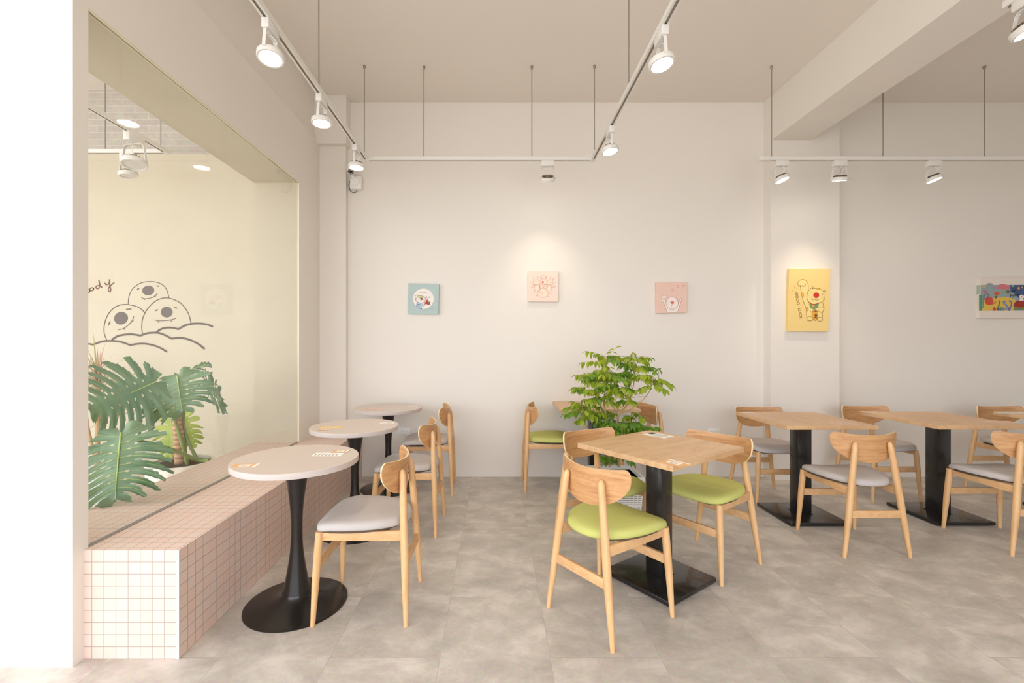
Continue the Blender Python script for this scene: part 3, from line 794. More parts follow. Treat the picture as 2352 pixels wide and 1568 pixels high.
# blue canvas: zoom origin (920,640) scale 17.42
d = 4.428; org = P(973, 686, d)
mb = mat('teal_print', (184, 202, 198), .8, var=.03, vscale=30)
r = canvas('small teal canvas picture with a white disc, left of the three small pictures', d, .03, [(938, 650.3), (1008, 652), (1007, 721.5), (936.5, 720.3)], mb, org)
A = Art(d, 920, 640, 17.42, org)
A.ell(913, 800, 415, 408, kcream, 0, 48)
for x0 in (740, 790, 830, 880, 925, 975, 1005): A.line([(x0, 545), (x0 + 22, 570)], 12, kline)
A.line([(600, 790), (620, 880), (690, 935), (800, 968), (900, 960), (970, 910), (995, 830), (985, 760), (920, 710), (880, 690)], 14, kline)
A.line([(600, 790), (582, 720), (610, 660), (680, 650)], 14, kline); A.line([(625, 780), (680, 730)], 12, kline)
A.fill([(690, 650), (900, 695), (875, 775), (680, 735)], ink('picture_lime', (212, 214, 150))); A.line([(690, 650), (900, 695), (875, 775), (680, 735), (690, 650)], 14, kline, False)
A.ell(835, 805, 52, 46, ink('picture_maroon', (170, 66, 70))); A.line([(812, 840), (805, 905)], 10, kline); A.line([(655, 815), (655, 850)], 22, kline)
A.line([(918, 800), (940, 830), (915, 852), (942, 860)], 9, kline, False)
A.fill([(680, 940), (850, 975), (835, 1060), (865, 1210), (740, 1180), (625, 1105), (660, 1010)], ink('picture_blue', (172, 200, 224)))
A.fill([(720, 1175), (840, 1165), (868, 1212)], ink('picture_navy', (60, 76, 96)))
A.line([(675, 1030), (710, 1020), (745, 1035), (790, 1030)], 18, kline); A.line([(665, 1080), (740, 1095)], 10, kline)
A.line([(660, 925), (640, 1030), (622, 1110)], 10, kline); A.line([(860, 1000), (900, 1040), (960, 1030), (985, 1000)], 12, kline); A.line([(845, 1060), (910, 1090), (960, 1060), (990, 1020)], 12, kline)
A.ell(1070, 885, 52, 45, kred); A.fill([(955, 985), (985, 930), (1060, 915), (1130, 945), (1190, 1040), (1080, 1030)], ink('picture_crimson', (178, 60, 66))); A.ell(1150, 955, 38, 45, ink('picture_olive', (120, 128, 96)))
for cx, cy, q in ((1042, 735, 34), (1155, 735, 26), (1080, 798, 16)): A.line([(cx, cy - q), (cx, cy + q)], 10, kline); A.line([(cx - q, cy), (cx + q, cy)], 10, kline)
A.line([(1240, 1200), (1275, 1185), (1330, 1170)], 9, kline)
A.build('printed_picture', r)
# middle pink canvas: zoom origin (1200,610) scale 14.25
org = P(1247, 658, d)
mp_ = mat('peach_print', (249, 222, 208), .8, var=.01)
r = canvas('small pale pink canvas picture lit from above, middle of the three small pictures', d, .03, [(1213, 622.6), (1282.5, 622.8), (1282, 692.5), (1213, 692)], mp_, org)
A = Art(d, 1200, 610, 14.25, org); sk = ink('sketch_line', (206, 150, 126)); skl = ink('sketch_pale', (252, 226, 206))
for cx, cy, rx, ry in ((450, 545, 100, 85), (905, 550, 100, 85), (480, 740, 95, 120), (860, 740, 95, 120), (690, 530, 115, 95), (668, 890, 180, 150)):
    A.ell(cx, cy, rx, ry, skl); A.ring(cx, cy, rx, ry, 9, sk)
for p in ([(340, 380), (375, 440), (395, 470)], [(480, 340), (510, 380), (505, 440)], [(600, 430), (600, 350), (620, 325), (635, 430)], [(745, 430), (760, 370), (790, 350), (775, 430)],
          [(905, 440), (905, 390), (930, 375)], [(975, 480), (1020, 420), (1040, 435)], [(440, 605), (350, 610), (350, 650), (430, 645)], [(290, 695), (330, 712), (385, 705)],
          [(920, 640), (1010, 600), (990, 590), (920, 600)], [(955, 705), (1060, 690), (1060, 665), (950, 665)], [(545, 600), (600, 680), (610, 745), (570, 740), (545, 600)], [(690, 740), (700, 680), (760, 620), (830, 640), (790, 740)]):
    A.line(p, 10, sk)
A.ell(665, 538, 32, 32, kred); A.line([(615, 575), (665, 598), (715, 580)], 9, ink('picture_orange', (236, 150, 80)))
for x, y in ((270, 540), (1085, 550), (385, 865), (455, 985), (845, 1008), (920, 915), (695, 310), (585, 872), (750, 862), (448, 530), (662, 890), (905, 550)): A.ell(x, y, 13, 13, sk, 0, 10)
A.line([(645, 930), (665, 940), (690, 925)], 8, sk)
A.build('printed_picture', r)
# right pink canvas: zoom (1480,600) scale 5.113
org = P(1543, 683, d)
r = canvas('small dusty pink canvas picture, right of the three small pictures above the plant', d, .03, [(1507, 648.5), (1577, 647.3), (1577.5, 717.5), (1507.5, 719)], mat('dusty_pink_print', (240, 204, 188), .8, var=.04, vscale=12), org)
A = Art(d, 1480, 600, 5.113, org); rl = ink('brick_red_line', (196, 106, 84))
A.fill([(250, 545), (272, 600), (388, 598), (408, 535)], kcream); A.fill([(222, 478), (246, 476), (290, 560), (272, 600)], kcream); A.fill([(428, 438), (440, 440), (390, 598), (370, 560)], kcream)
A.fill([(203, 405), (262, 405), (240, 480), (205, 470)], kcream)
A.ell(325, 490, 71, 74, kcream); A.ring(325, 490, 71, 74, 4, rl)
A.line([(222, 478), (250, 550), (272, 600)], 4, rl); A.line([(440, 440), (415, 520), (388, 598)], 4, rl); A.line([(398, 500), (425, 440), (440, 437)], 3, rl)
A.line([(203, 405), (262, 405), (240, 482), (205, 470), (203, 405)], 3, rl, False)
for k in range(3): A.line([(213, 422 + k * 14), (243, 425 + k * 14)], 3, rl)
A.ell(328, 484, 22, 20, ink('nose_pink', (226, 130, 108))); A.line([(282, 465), (295, 473), (282, 482)], 3, rl, False); A.line([(384, 458), (372, 467), (384, 474)], 3, rl, False)
A.line([(315, 520), (324, 526), (316, 534)], 3, rl)
for cx, cy, q in ((330, 335, 22), (390, 295, 18), (462, 288, 18)):
    A.line([(cx + q * (1 if i % 2 == 0 else .45) * math.cos(i * PI / 5 - 1.2), cy + q * (1 if i % 2 == 0 else .45) * math.sin(i * PI / 5 - 1.2)) for i in range(11)], 2.2, rl, False)
A.build('printed_picture', r)
# yellow canvas: zoom (1790,600) scale 7.843
d = 4.318; org = P(1856, 689, d)
my = mat('yellow_print', (246, 216, 142), .8, var=.02, vscale=4)
r = canvas('tall yellow canvas picture reading GOOD LUCK on the wide pier', d, .032, [(1812.5, 616.8), (1907, 617), (1902.5, 761), (1809, 760.5)], my, org, mat('yellow_canvas_side', (246, 214, 140), .8))
A = Art(d, 1790, 600, 7.843, org); bl = ink('brown_line', (150, 112, 48)); yc = ink('pale_yellow', (250, 224, 150)); am = ink('amber', (238, 176, 70)); gn = ink('picture_green', (112, 160, 104))
body = [(385, 450), (345, 442), (332, 405), (355, 355), (410, 328), (470, 340), (510, 385), (522, 440), (518, 520), (580, 480), (605, 458), (625, 492), (690, 484), (755, 510), (838, 512), (830, 570), (825, 640), (790, 700), (765, 730), (800, 790), (805, 850), (775, 910), (775, 1060), (690, 1070), (600, 1060), (500, 1060), (485, 950), (475, 840), (430, 720), (400, 600)]
A.b.add([A.pt(x, y, .0004) for x, y in body], [tuple(range(len(body)))[::-1]], A.mi(yc))
A.ell(700, 505, 40, 14, am); A.ell(428, 600, 16, 50, am, -.2); A.ell(505, 860, 22, 45, am); A.ell(790, 810, 12, 45, am); A.ell(768, 960, 9, 45, am)
A.line([(385, 445), (345, 442), (332, 400), (355, 350), (410, 328), (470, 340), (510, 385), (522, 440), (520, 535)], 7, bl)
A.line([(345, 442), (385, 432), (400, 452), (415, 430), (435, 452), (460, 440), (475, 405)], 6, bl)
A.line([(380, 450), (400, 590), (430, 710), (478, 840), (488, 940), (495, 1010)], 7, bl)
A.line([(520, 535), (575, 480), (605, 455), (628, 492)], 7, bl, False); A.line([(628, 492), (690, 484), (740, 500), (760, 520)], 7, bl); A.line([(760, 515), (838, 512), (828, 570)], 7, bl, False)
A.line([(520, 535), (495, 610), (505, 690), (550, 745), (620, 775), (700, 760), (765, 728), (810, 680), (828, 570)], 7, bl)
A.fill([(582, 500), (605, 475), (614, 495)], ink('ear_brown', (120, 84, 50))); A.fill([(775, 535), (815, 525), (810, 558)], ink('ear_brown2', (120, 84, 50)))
A.line([(760, 728), (795, 780), (805, 850), (780, 905), (735, 918), (700, 890)], 7, bl); A.line([(775, 910), (775, 1010)], 6, bl); A.line([(550, 895), (590, 920)], 6, bl); A.line([(700, 835), (740, 840), (730, 810)], 5, bl)
A.fill([(535, 765), (600, 780), (710, 765), (695, 835), (620, 868), (560, 840)], gn); A.line([(532, 742), (580, 768), (650, 772), (725, 745)], 12, ink('collar_red', (170, 50, 40)))
A.ell(610, 805, 26, 26, am); A.ring(610, 805, 26, 26, 6, bl)
A.ell(640, 965, 55, 100, am); A.ring(640, 965, 55, 100, 6, bl)
kk = ink('picture_black', (46, 38, 28))
for p in ([(625, 885), (665, 880)], [(612, 905), (680, 902)], [(648, 880), (650, 925)], [(630, 955), (680, 950)], [(640, 945), (645, 1000)], [(665, 940), (668, 1000)], [(628, 980), (690, 975)], [(620, 1010), (680, 1010)], [(655, 960), (655, 1030)], [(625, 1030), (645, 1010)], [(672, 1005), (680, 1032)]): A.line(p, 8, kk)
A.ell(548, 1032, 55, 38, yc); A.ring(548, 1032, 55, 38, 7, bl); A.ell(728, 1042, 48, 36, yc); A.ring(728, 1042, 48, 36, 7, bl)
for x in (535, 560, 715, 740): A.line([(x, 1050), (x + 3, 1066)], 6, bl)
A.ell(662, 608, 53, 50, kred)
A.line([(580, 655), (595, 688), (630, 675), (655, 692), (690, 695), (705, 682)], 7, bl); A.line([(560, 548), (588, 546)], 8, bl); A.line([(785, 580), (762, 596), (785, 612)], 7, bl, False)
for p in ([(498, 585), (525, 590)], [(496, 612), (524, 612)], [(778, 652), (800, 648)], [(775, 690), (790, 686)]): A.line(p, 5, bl)
for cx, cy, q in ((277, 465, 26), (315, 490, 16), (240, 535, 20)): A.line([(cx, cy - q), (cx + q * .4, cy), (cx, cy + q), (cx - q * .4, cy), (cx, cy - q)], 5, am, False)
A.build('printed_picture', r)
def text_part(txt, px, py, hpx, dd, rot, m, parent, org_, xs=1.0):
    cu = bpy.data.curves.new('lettering', 'FONT'); cu.body = txt; cu.size = hpx * dd / F / .70
    cu.align_x = 'CENTER'; cu.align_y = 'CENTER'; cu.extrude = .0002; cu.offset = .0005; cu.space_character = 1.15
    o = bpy.data.objects.new('tmp', cu); COL.objects.link(o); dg = bpy.context.evaluated_depsgraph_get()
    me = bpy.data.meshes.new_from_object(o.evaluated_get(dg)); bpy.data.objects.remove(o)
    T = Matrix.Translation(P(px, py, dd) - Vector((0, .0012, 0)) - Vector(org_)) @ Matrix.Rotation(PI / 2, 4, 'X') @ Matrix.Rotation(rot, 4, 'Z') @ Matrix.Diagonal((xs, 1, 1, 1))
    me.transform(T); me.materials.clear(); me.materials.append(m)
    n = bpy.data.objects.new('lettering', me); COL.objects.link(n); n.parent = parent
    return n
text_part('GOOD', 1831.0, 685.5, 6.2, d, math.radians(-80), bl, r, org)
text_part('LUCK', 1837.5, 719.5, 6.2, d, math.radians(-80), bl, r, org)
# wide canvas at the right edge: zoom (2200,600) scale 9.803
d = 4.425; org = P(2352, 684, d)
mw = mat('plain_canvas', (236, 224, 212), .8, var=.02, vscale=8)
r = canvas('wide white canvas with a colourful painted band at the right edge of the view', d, .04, [(2252.5, 637.5), (2470, 637.5), (2470, 730.5), (2250, 730.5)], mw, org)
A = Art(d, 2200, 600, 9.803, org)
def ik2(n, c): return ink('band_' + n, c)
X2 = 2600
A.fill([(520, 530), (X2, 530), (X2, 1115), (500, 1115)], ik2('grey_blue', (150, 166, 170)))
A.fill([(1180, 530), (X2, 530), (X2, 860), (1400, 860), (1180, 640)], ik2('night', (66, 88, 130)))
A.fill([(540, 1115), (600, 860), (800, 820), (1100, 800), (1300, 860), (1250, 1115)], ik2('sun', (226, 190, 84)))
A.ell(715, 520, 75, 32, ik2('cloud_g', (150, 160, 156))); A.ell(820, 585, 60, 36, ik2('lilac', (170, 150, 166))); A.ell(580, 565, 50, 26, ik2('lime', (190, 190, 130)))
A.fill([(890, 620), (895, 545), (950, 515), (1020, 505), (1110, 530), (1180, 560), (1160, 620), (1030, 632)], ik2('pink', (214, 124, 130)))
A.ell(610, 680, 50, 22, ik2('pink2', (206, 110, 112))); A.ell(872, 722, 65, 36, ik2('orange', (216, 96, 50))); A.ell(1035, 690, 30, 42, ik2('green', (150, 170, 80))); A.ell(855, 805, 34, 32, ik2('brown', (120, 96, 78)))
A.ell(700, 890, 100, 92, ik2('red', (208, 82, 60))); A.fill([(770, 940), (850, 905), (870, 910), (800, 970), (720, 985)], ik2('red2', (214, 110, 70))); A.ring(635, 790, 45, 70, 12, ik2('dark', (96, 90, 96)), .3)
A.fill([(475, 755), (535, 755), (535, 1115), (475, 1115)], ik2('cactus', (84, 150, 110)))
for y in (800, 860, 920, 980, 1040): A.line([(530, y), (565, y - 5), (568, y - 40)], 12, ik2('cactus_b', (90, 130, 96)))
for x, c in ((820, (196, 80, 60)), (905, (116, 90, 150)), (960, (100, 150, 90)), (1020, (110, 150, 170)), (1150, (92, 88, 160))): A.ell(x, 1075, 36, 42, ik2('flower%d' % x, c))
A.line([(940, 890), (930, 960), (900, 1040)], 28, ik2('leafg', (96, 130, 72))); A.line([(1080, 1080), (1100, 1000), (1060, 960), (1020, 920), (1060, 900)], 34, ik2('wave', (120, 140, 196))); A.line([(1130, 1080), (1200, 1000), (1200, 920), (1160, 890)], 34, ik2('wave2', (104, 124, 190)))
A.fill([(1245, 1030), (1270, 930), (1350, 880), (1500, 880), (1600, 940), (1620, 1010), (1400, 1040)], ik2('pot_red', (160, 50, 36)))
A.fill([(1250, 1050), (1620, 1020), (1620, 1080), (1260, 1085)], ik2('olive', (120, 130, 50)))
A.ell(1430, 800, 55, 50, kcream); A.fill([(1375, 890), (1390, 840), (1470, 840), (1480, 890)], kcream); A.ell(1428, 800, 14, 13, kred)
A.ell(1365, 605, 26, 34, ik2('flame', (226, 150, 70))); A.ell(1442, 590, 14, 18, ik2('star', (230, 190, 110))); A.ell(1230, 555, 34, 24, ik2('moon', (140, 170, 160)))
for x, y, c in ((1700, 900, (208, 120, 60)), (1850, 980, (90, 140, 110)), (2000, 800, (214, 170, 90)), (2150, 950, (190, 80, 80)), (2350, 880, (110, 150, 180))): A.ell(x, y, 70, 60, ik2('blob%d' % x, c))
A.build('painted_band', r)
text_part('Oops!', 2322.5, 668.5, 5.5, d - .003, math.radians(8), kk, r, org)
text_part('Foody', 2331, 677.5, 5.5, d - .003, math.radians(8), kk, r, org)
# painted wrap on the left side of the canvas
q = [P(2252.3, 654, d), P(2250.8, 714, d)]
b_ = MB(); a0, a1 = q[0] - Vector(org), q[1] - Vector(org)
b_.add([a0 + Vector((-.0012, 0, 0)), a1 + Vector((-.0012, 0, 0)), a1 + Vector((-.0012, .04, 0)), a0 + Vector((-.0012, .04, 0))], [(0, 1, 2, 3)])
b_.build('wrapped_edge', ik2('edge', (170, 186, 164)), r)

# ------------------------------------------------------------------ sockets and security camera
def socket(px, z, label, blank=False):
    X = (px - VX) * 4.455 / F
    r = empty('wall_socket', (X, YB, z), label=label, cat='wall socket', group='white socket plates on the back wall')
    MB().box(-.06, .06, -.008, 0, -.036, .036).build('face_plate', M['white'], r, bevel=.003)
    b = MB()
    for sx in (-.020, .020):
        for q in ((-.006, .007), (-.006, -.007), (.008, 0)):
            b.box(sx + q[0] - .003, sx + q[0] + .003, -.0088, -.0078, q[1] - .0018, q[1] + .0018)
    b.build('socket_hole', M['grey_pl'], r, weld=False)
    return r
socket(929, .446, 'white double socket plate between the round table and the grey-seated chair')
socket(852, .425, 'white socket plate half hidden under the middle round table, left one')
socket(884, .425, 'white socket plate half hidden under the middle round table, right one')
socket(1640, .44, 'white socket plate behind the right green-seated chair')
sc_ = empty('security_camera', P(819, 420, 4.46), label='small white bullet security camera on a junction box in the back left corner', cat='security camera')
MB().box(-.052, .062, -.055, 0, -.075, .052).build('junction_box', M['white'], sc_, bevel=.012, seg=3)
MB().lathe([(.044, 0), (.044, .012), (.036, .018), (.0001, .018)], 28, (0, -.055, -.005), Matrix.Rotation(PI / 2, 3, 'X')).build('mount_ring', M['white'], sc_)
MB().tube([(0, -.07, 0), (-.01, -.095, .03), (-.02, -.10, .06)], .012, 12).build('bracket', M['white'], sc_)
ax = Vector((.35, -.62, -.70)).normalized(); Q = Rdir(ax); cc = Vector((-.028, -.115, .092))
hd = MB().lathe([(.0001, .06), (.030, .058), (.034, .05), (.034, -.055), (.032, -.058), (.029, -.052), (.0001, -.052)], 28, cc, Q).build('housing', M['white'], sc_, sharp=50)
MB().lathe([(.0001, -.0535), (.027, -.0535), (.027, -.052)], 24, cc, Q).build('camera_glass', M['dark'], hd)
b_ = MB()
for k in range(8):
    an = k * PI / 4; b_.lathe([(.0001, -.0548), (.0042, -.0548), (.0042, -.0534)], 10, cc + Q @ Vector((math.cos(an) * .019, math.sin(an) * .019, 0)), Q)
b_.build('infrared_led', M['lens_off'], hd)
MB().tube(fit([(-.052, -.02, .03), (-.066, -.03, -.03), (-.05, -.03, -.085), (-.015, -.03, -.105), (.01, -.03, -.09), (.012, -.03, -.072)], 6), .0032, 8).build('cable', M['dark'], sc_)

# ------------------------------------------------------------------ leafy plant in the woven planter
def leaf_mat(name, c1, c2, trans=0.25, sc=8, rough=.45):
    q = NT(name); b = q.b
    tc = q.n('ShaderNodeTexCoord'); no = q.n('ShaderNodeTexNoise', Scale=sc, Detail=3.0); q.l(tc.outputs['Object'], no.inputs['Vector'])
    rp = q.n('ShaderNodeValToRGB'); rp.color_ramp.elements[0].position = .35; rp.color_ramp.elements[0].color = L(c1)
    rp.color_ramp.elements[1].position = .68; rp.color_ramp.elements[1].color = L(c2); q.l(no.outputs['Fac'], rp.inputs[0]); q.l(rp.outputs[0], b.inputs['Base Color'])
    b.inputs['Roughness'].default_value = rough
    out = [n for n in q.t.nodes if n.type == 'OUTPUT_MATERIAL'][0]
    tl_ = q.n('ShaderNodeBsdfTranslucent'); q.l(rp.outputs[0], tl_.inputs[0]); mx = q.n('ShaderNodeMixShader'); mx.inputs[0].default_value = trans
    q.l(b.outputs[0], mx.inputs[1]); q.l(tl_.outputs[0], mx.inputs[2]); q.l(mx.outputs[0], out.inputs[0])
    return q.m
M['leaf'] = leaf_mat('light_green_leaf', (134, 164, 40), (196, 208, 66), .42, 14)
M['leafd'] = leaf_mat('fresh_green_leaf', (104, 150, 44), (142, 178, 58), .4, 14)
M['mon'] = leaf_mat('monstera_leaf', (96, 134, 98), (138, 168, 130), .2, 3, .38)
M['monl'] = leaf_mat('young_monstera_leaf', (168, 190, 84), (196, 210, 110), .35, 5)
M['vein'] = mat('leaf_vein', (190, 212, 120), .5)
M['stalk'] = mat('green_stalk', (140, 158, 96), .5, var=.1)
M['twig'] = mat('brown_twig', (190, 158, 116), .7, var=.12, vscale=40)
M['soil'] = mat('dark_soil', (70, 58, 48), .95, var=.3, vscale=60, bump=.6)

def leaflet(b, base, dr, nrm, ln, wd, mi=0):
    dr = dr.normalized(); sd = dr.cross(nrm).normalized(); up = sd.cross(dr).normalized()
    prof = [(0, .05), (.18, .72), (.40, 1.0), (.62, .78), (.82, .34), (1.0, .0)]
    vs_ = []
    for t, w_ in prof:
        c = base + dr * ln * t - up * (ln * .22 * t * t)
        k = wd / 2 * w_
        vs_ += [c - sd * k + up * k * .35, c, c + sd * k + up * k * .35]
    fs = []
    for i in range(len(prof) - 1):
        a = i * 3
        fs += [(a, a + 1, a + 4, a + 3), (a + 1, a + 2, a + 5, a + 4)]
    b.add(vs_, fs, mi, True)
def frond(bl_, bs, base, az, ln, el, pairs, droop=.6, size=.05, mi=0):
    h = Vector((math.cos(az), math.sin(az), 0)); pts = []
    for i in range(7):
        t = i / 6; pts.append(base + h * ln * t * math.cos(el) + Vector((0, 0, ln * (t * math.sin(el) - droop * .45 * t * t))))
    bs.tube(pts, [.0014 * (1 - .5 * i / 6) for i in range(7)], 5, mi=1)
    sd = h.cross(Vector((0, 0, 1)))
    for k in range(pairs):
        t = .30 + .66 * k / max(1, pairs - 1)
        i = min(int(t * 6), 5); c = pts[i].lerp(pts[i + 1], t * 6 - i); tan = (pts[i + 1] - pts[i]).normalized()
        for s in (-1, 1):
            dr = tan * random.uniform(.3, .9) + sd * s * random.uniform(.4, .9) + Vector((0, 0, random.uniform(-1.5, -.3)))
            l_ = size * random.uniform(.75, 1.15)
            leaflet(bl_, c + dr.normalized() * .004, dr, Vector((random.uniform(-.4, .4), random.uniform(-.4, .4), 1)) + sd * s * .5, l_, l_ * .58, mi)
    dr = (pts[-1] - pts[-2]).normalized() + Vector((0, 0, -.2)); leaflet(bl_, pts[-1], dr, Vector((0, 0, 1)), size * 1.15, size * .55, mi)

pc = Vector((.935, 3.58, 0))
pp = empty('potted_plant', pc, label='bright green leafy plant in a white woven planter behind the near square table', cat='potted plant')
def z4(zx, zy, dd=3.55): return P(1270 + zx / 7.127, 780 + zy / 7.127, dd) - pc
stems = MB()
def stem(pts, r0, r1, dd=None):
    n = len(pts); q = fit([tuple(z4(x, y, 3.55 + (dd[i] if dd else 0))) for i, (x, y) in enumerate(pts)], 4)
    m_ = len(q); stems.tube(q, [r0 + (r1 - r0) * i / (m_ - 1) for i in range(m_)], 8)
stem([(930, 2080), (905, 1560), (880, 1330), (840, 1060), (850, 850), (835, 500), (840, 260)], .0105, .0025, [0, 0, 0, .0, .02, .03, .02])
stem([(840, 300), (900, 260), (960, 200), (1040, 130)], .002, .0012, [.02, .02, .0, .0])
stem([(1075, 2080), (1075, 1560), (1070, 1240), (1180, 1110), (1260, 970), (1320, 740), (1345, 420), (1340, 300)], .0095, .0022, [.03, .03, .03, .05, .06, .05, .04, .04])
stem([(1080, 1230), (1330, 1100), (1540, 910), (1620, 720), (1640, 600)], .005, .002, [.03, -.02, -.06, -.08, -.08])
stem([(1050, 1200), (990, 1080), (1060, 900), (1080, 740)], .0035, .0018, [.03, .0, -.04, -.05])
stem([(800, 2080), (640, 1620), (560, 1430), (510, 1320), (490, 1150), (480, 1030)], .006, .002, [0, -.02, -.04, -.06, -.07, -.07])
stem([(860, 1200), (770, 1060), (690, 900), (690, 700), (680, 600)], .004, .002, [0, .03, .06, .07, .07])
stem([(850, 900), (740, 860), (620, 830)], .0025, .0015, [.02, -.04, -.06])
stem([(1260, 960), (1420, 930), (1550, 940)], .002, .001, [.06, .02, 0])
stem([(1070, 1700), (1200, 1500), (1360, 1420)], .004, .002, [.03, .0, -.04]); stem([(930, 1800), (980, 1500), (1000, 1400)], .004, .002, [.0, -.04, -.06])
leaves = MB(); rach = MB()
nodes = [(840, 265, .02, 5, .13, 4), (835, 400, .02, 4, .14, 4), (840, 560, .03, 5, .15, 5), (690, 620, .07, 5, .14, 4), (760, 700, .0, 5, .14, 5), (620, 800, -.06, 4, .14, 5),
         (850, 800, .03, 4, .14, 4), (800, 950, .0, 3, .11, 3), (1340, 290, .04, 5, .13, 4), (1345, 420, .04, 5, .15, 5), (1330, 560, .04, 4, .14, 4), (1240, 500, .08, 3, .12, 4),
         (1640, 610, -.08, 5, .15, 5), (1630, 740, -.08, 4, .14, 4), (480, 1040, -.07, 6, .12, 4), (490, 1160, -.07, 5, .11, 4), (1080, 760, -.05, 5, .12, 4), (1040, 930, .0, 2, .10, 3),
         (1200, 1010, .05, 3, .09, 3), (1010, 1390, -.05, 5, .12, 4), (1180, 1480, -.02, 5, .12, 4), (1360, 1430, -.04, 5, .11, 4), (700, 1250, .05, 4, .12, 4), (1130, 1250, .05, 3, .11, 4), (1400, 1200, .0, 2, .10, 4),
         (760, 560, .12, 3, .13, 4), (960, 560, -.08, 4, .13, 4), (1100, 1600, -.05, 4, .1, 3), (1300, 1850, -.05, 3, .09, 3), (960, 1900, .02, 2, .08, 3), (560, 860, -.04, 4, .12, 4), (1180, 640, .02, 4, .12, 4), (980, 830, .04, 4, .12, 3), (560, 1060, -.02, 4, .11, 3), (620, 1190, -.05, 4, .1, 4), (900, 1330, -.1, 4, .1, 4), (1250, 1380, -.08, 4, .11, 4), (1500, 1470, -.05, 3, .1, 4), (780, 1900, -.06, 3, .1, 3), (1120, 1950, .06, 3, .1, 3)]
ph = 0.3
for zx, zy, dz, n, ln, pr in nodes:
    for k in range(n):
        az = ph + 2 * PI * k / n + random.uniform(-.3, .3)
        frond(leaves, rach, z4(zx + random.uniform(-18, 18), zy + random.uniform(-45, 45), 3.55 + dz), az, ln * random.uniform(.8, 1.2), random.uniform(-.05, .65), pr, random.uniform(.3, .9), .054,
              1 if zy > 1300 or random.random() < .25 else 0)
    ph += 1.1
for zx, zy, az in ((1040, 130, .2), (1000, 150, 2.6), (960, 200, 3.4), (980, 205, .0)): leaflet(leaves, z4(zx, zy, 3.55), Vector((math.cos(az), 0, .35 if zy < 140 else -.25)), Vector((0, -.4, 1)), .05, .026, 0)
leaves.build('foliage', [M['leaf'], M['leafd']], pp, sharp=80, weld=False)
stems.add(rach.v, rach.f, 1, True)
stems.build('stem', [M['twig'], M['stalk']], pp, sharp=60, weld=False)
# woven planter: tapered square basket with slots
pw, pd, ph_ = .185, .175, .30
b_ = MB()
def ringv(w_, d_, z): return [(-w_, -d_, z), (w_, -d_, z), (w_, d_, z), (-w_, d_, z)]
def loft(b, rings, mi=0):
    vs_ = [p for r_ in rings for p in r_]
    fs = []
    for i in range(len(rings) - 1):
        for k in range(4):
            k2 = (k + 1) % 4; fs.append((i * 4 + k, i * 4 + k2, (i + 1) * 4 + k2, (i + 1) * 4 + k))
    fs.append((3, 2, 1, 0)); n = (len(rings) - 1) * 4; fs.append((n, n + 1, n + 2, n + 3)); b.add(vs_, fs, mi)
loft(b_, [ringv(pw * .86, pd * .86, 0), ringv(pw * .97, pd * .97, ph_ - .035), ringv(pw * .92, pd * .92, ph_ - .035), ringv(pw * .9, pd * .9, ph_ - .06)])
b_.build('planter', M['white'], pp)
b_ = MB()
loft_r = [ringv(pw, pd, ph_ - .04), ringv(pw * 1.01, pd * 1.01, ph_), ringv(pw * .93, pd * .93, ph_), ringv(pw * .93, pd * .93, ph_ - .03)]
loft(b_, loft_r); b_.build('planter_rim', M['white'], pp, bevel=.003)
b_ = MB()
for i in range(11):
    for j in range(14):
        z = .018 + j * .0165; kx = .86 + (.97 - .86) * z / (ph_ - .035)
        x = (-pw + .022 + i * (2 * pw - .044) / 10) * kx
        y = -pd * kx
        b_.box(x - .010, x + .009, y - .0045, y - .0005, z - .0045, z + .0045, 0)
        b_.box(x - .012, x + .012, y - .0008, y + .001, z + .0052, z + .0108, 1)
    for j in range(14):
        z = .018 + j * .0165; kx = .86 + (.97 - .86) * z / (ph_ - .035)
        y = (-pd + .022 + i * (2 * pd - .044) / 10) * kx
        for s in (-1, 1):
            x = s * pw * kx; b_.box(min(x, x + s * .004), max(x, x + s * .004), y - .009, y + .009, z - .0045, z + .0045, 0)
b_.build('weave', [M['white'], M['grey_pl']], pp, weld=False)
MB().box(-pw * .93, pw * .93, -pd * .93, pd * .93, ph_ - .04, ph_ - .03).build('soil', M['soil'], pp)

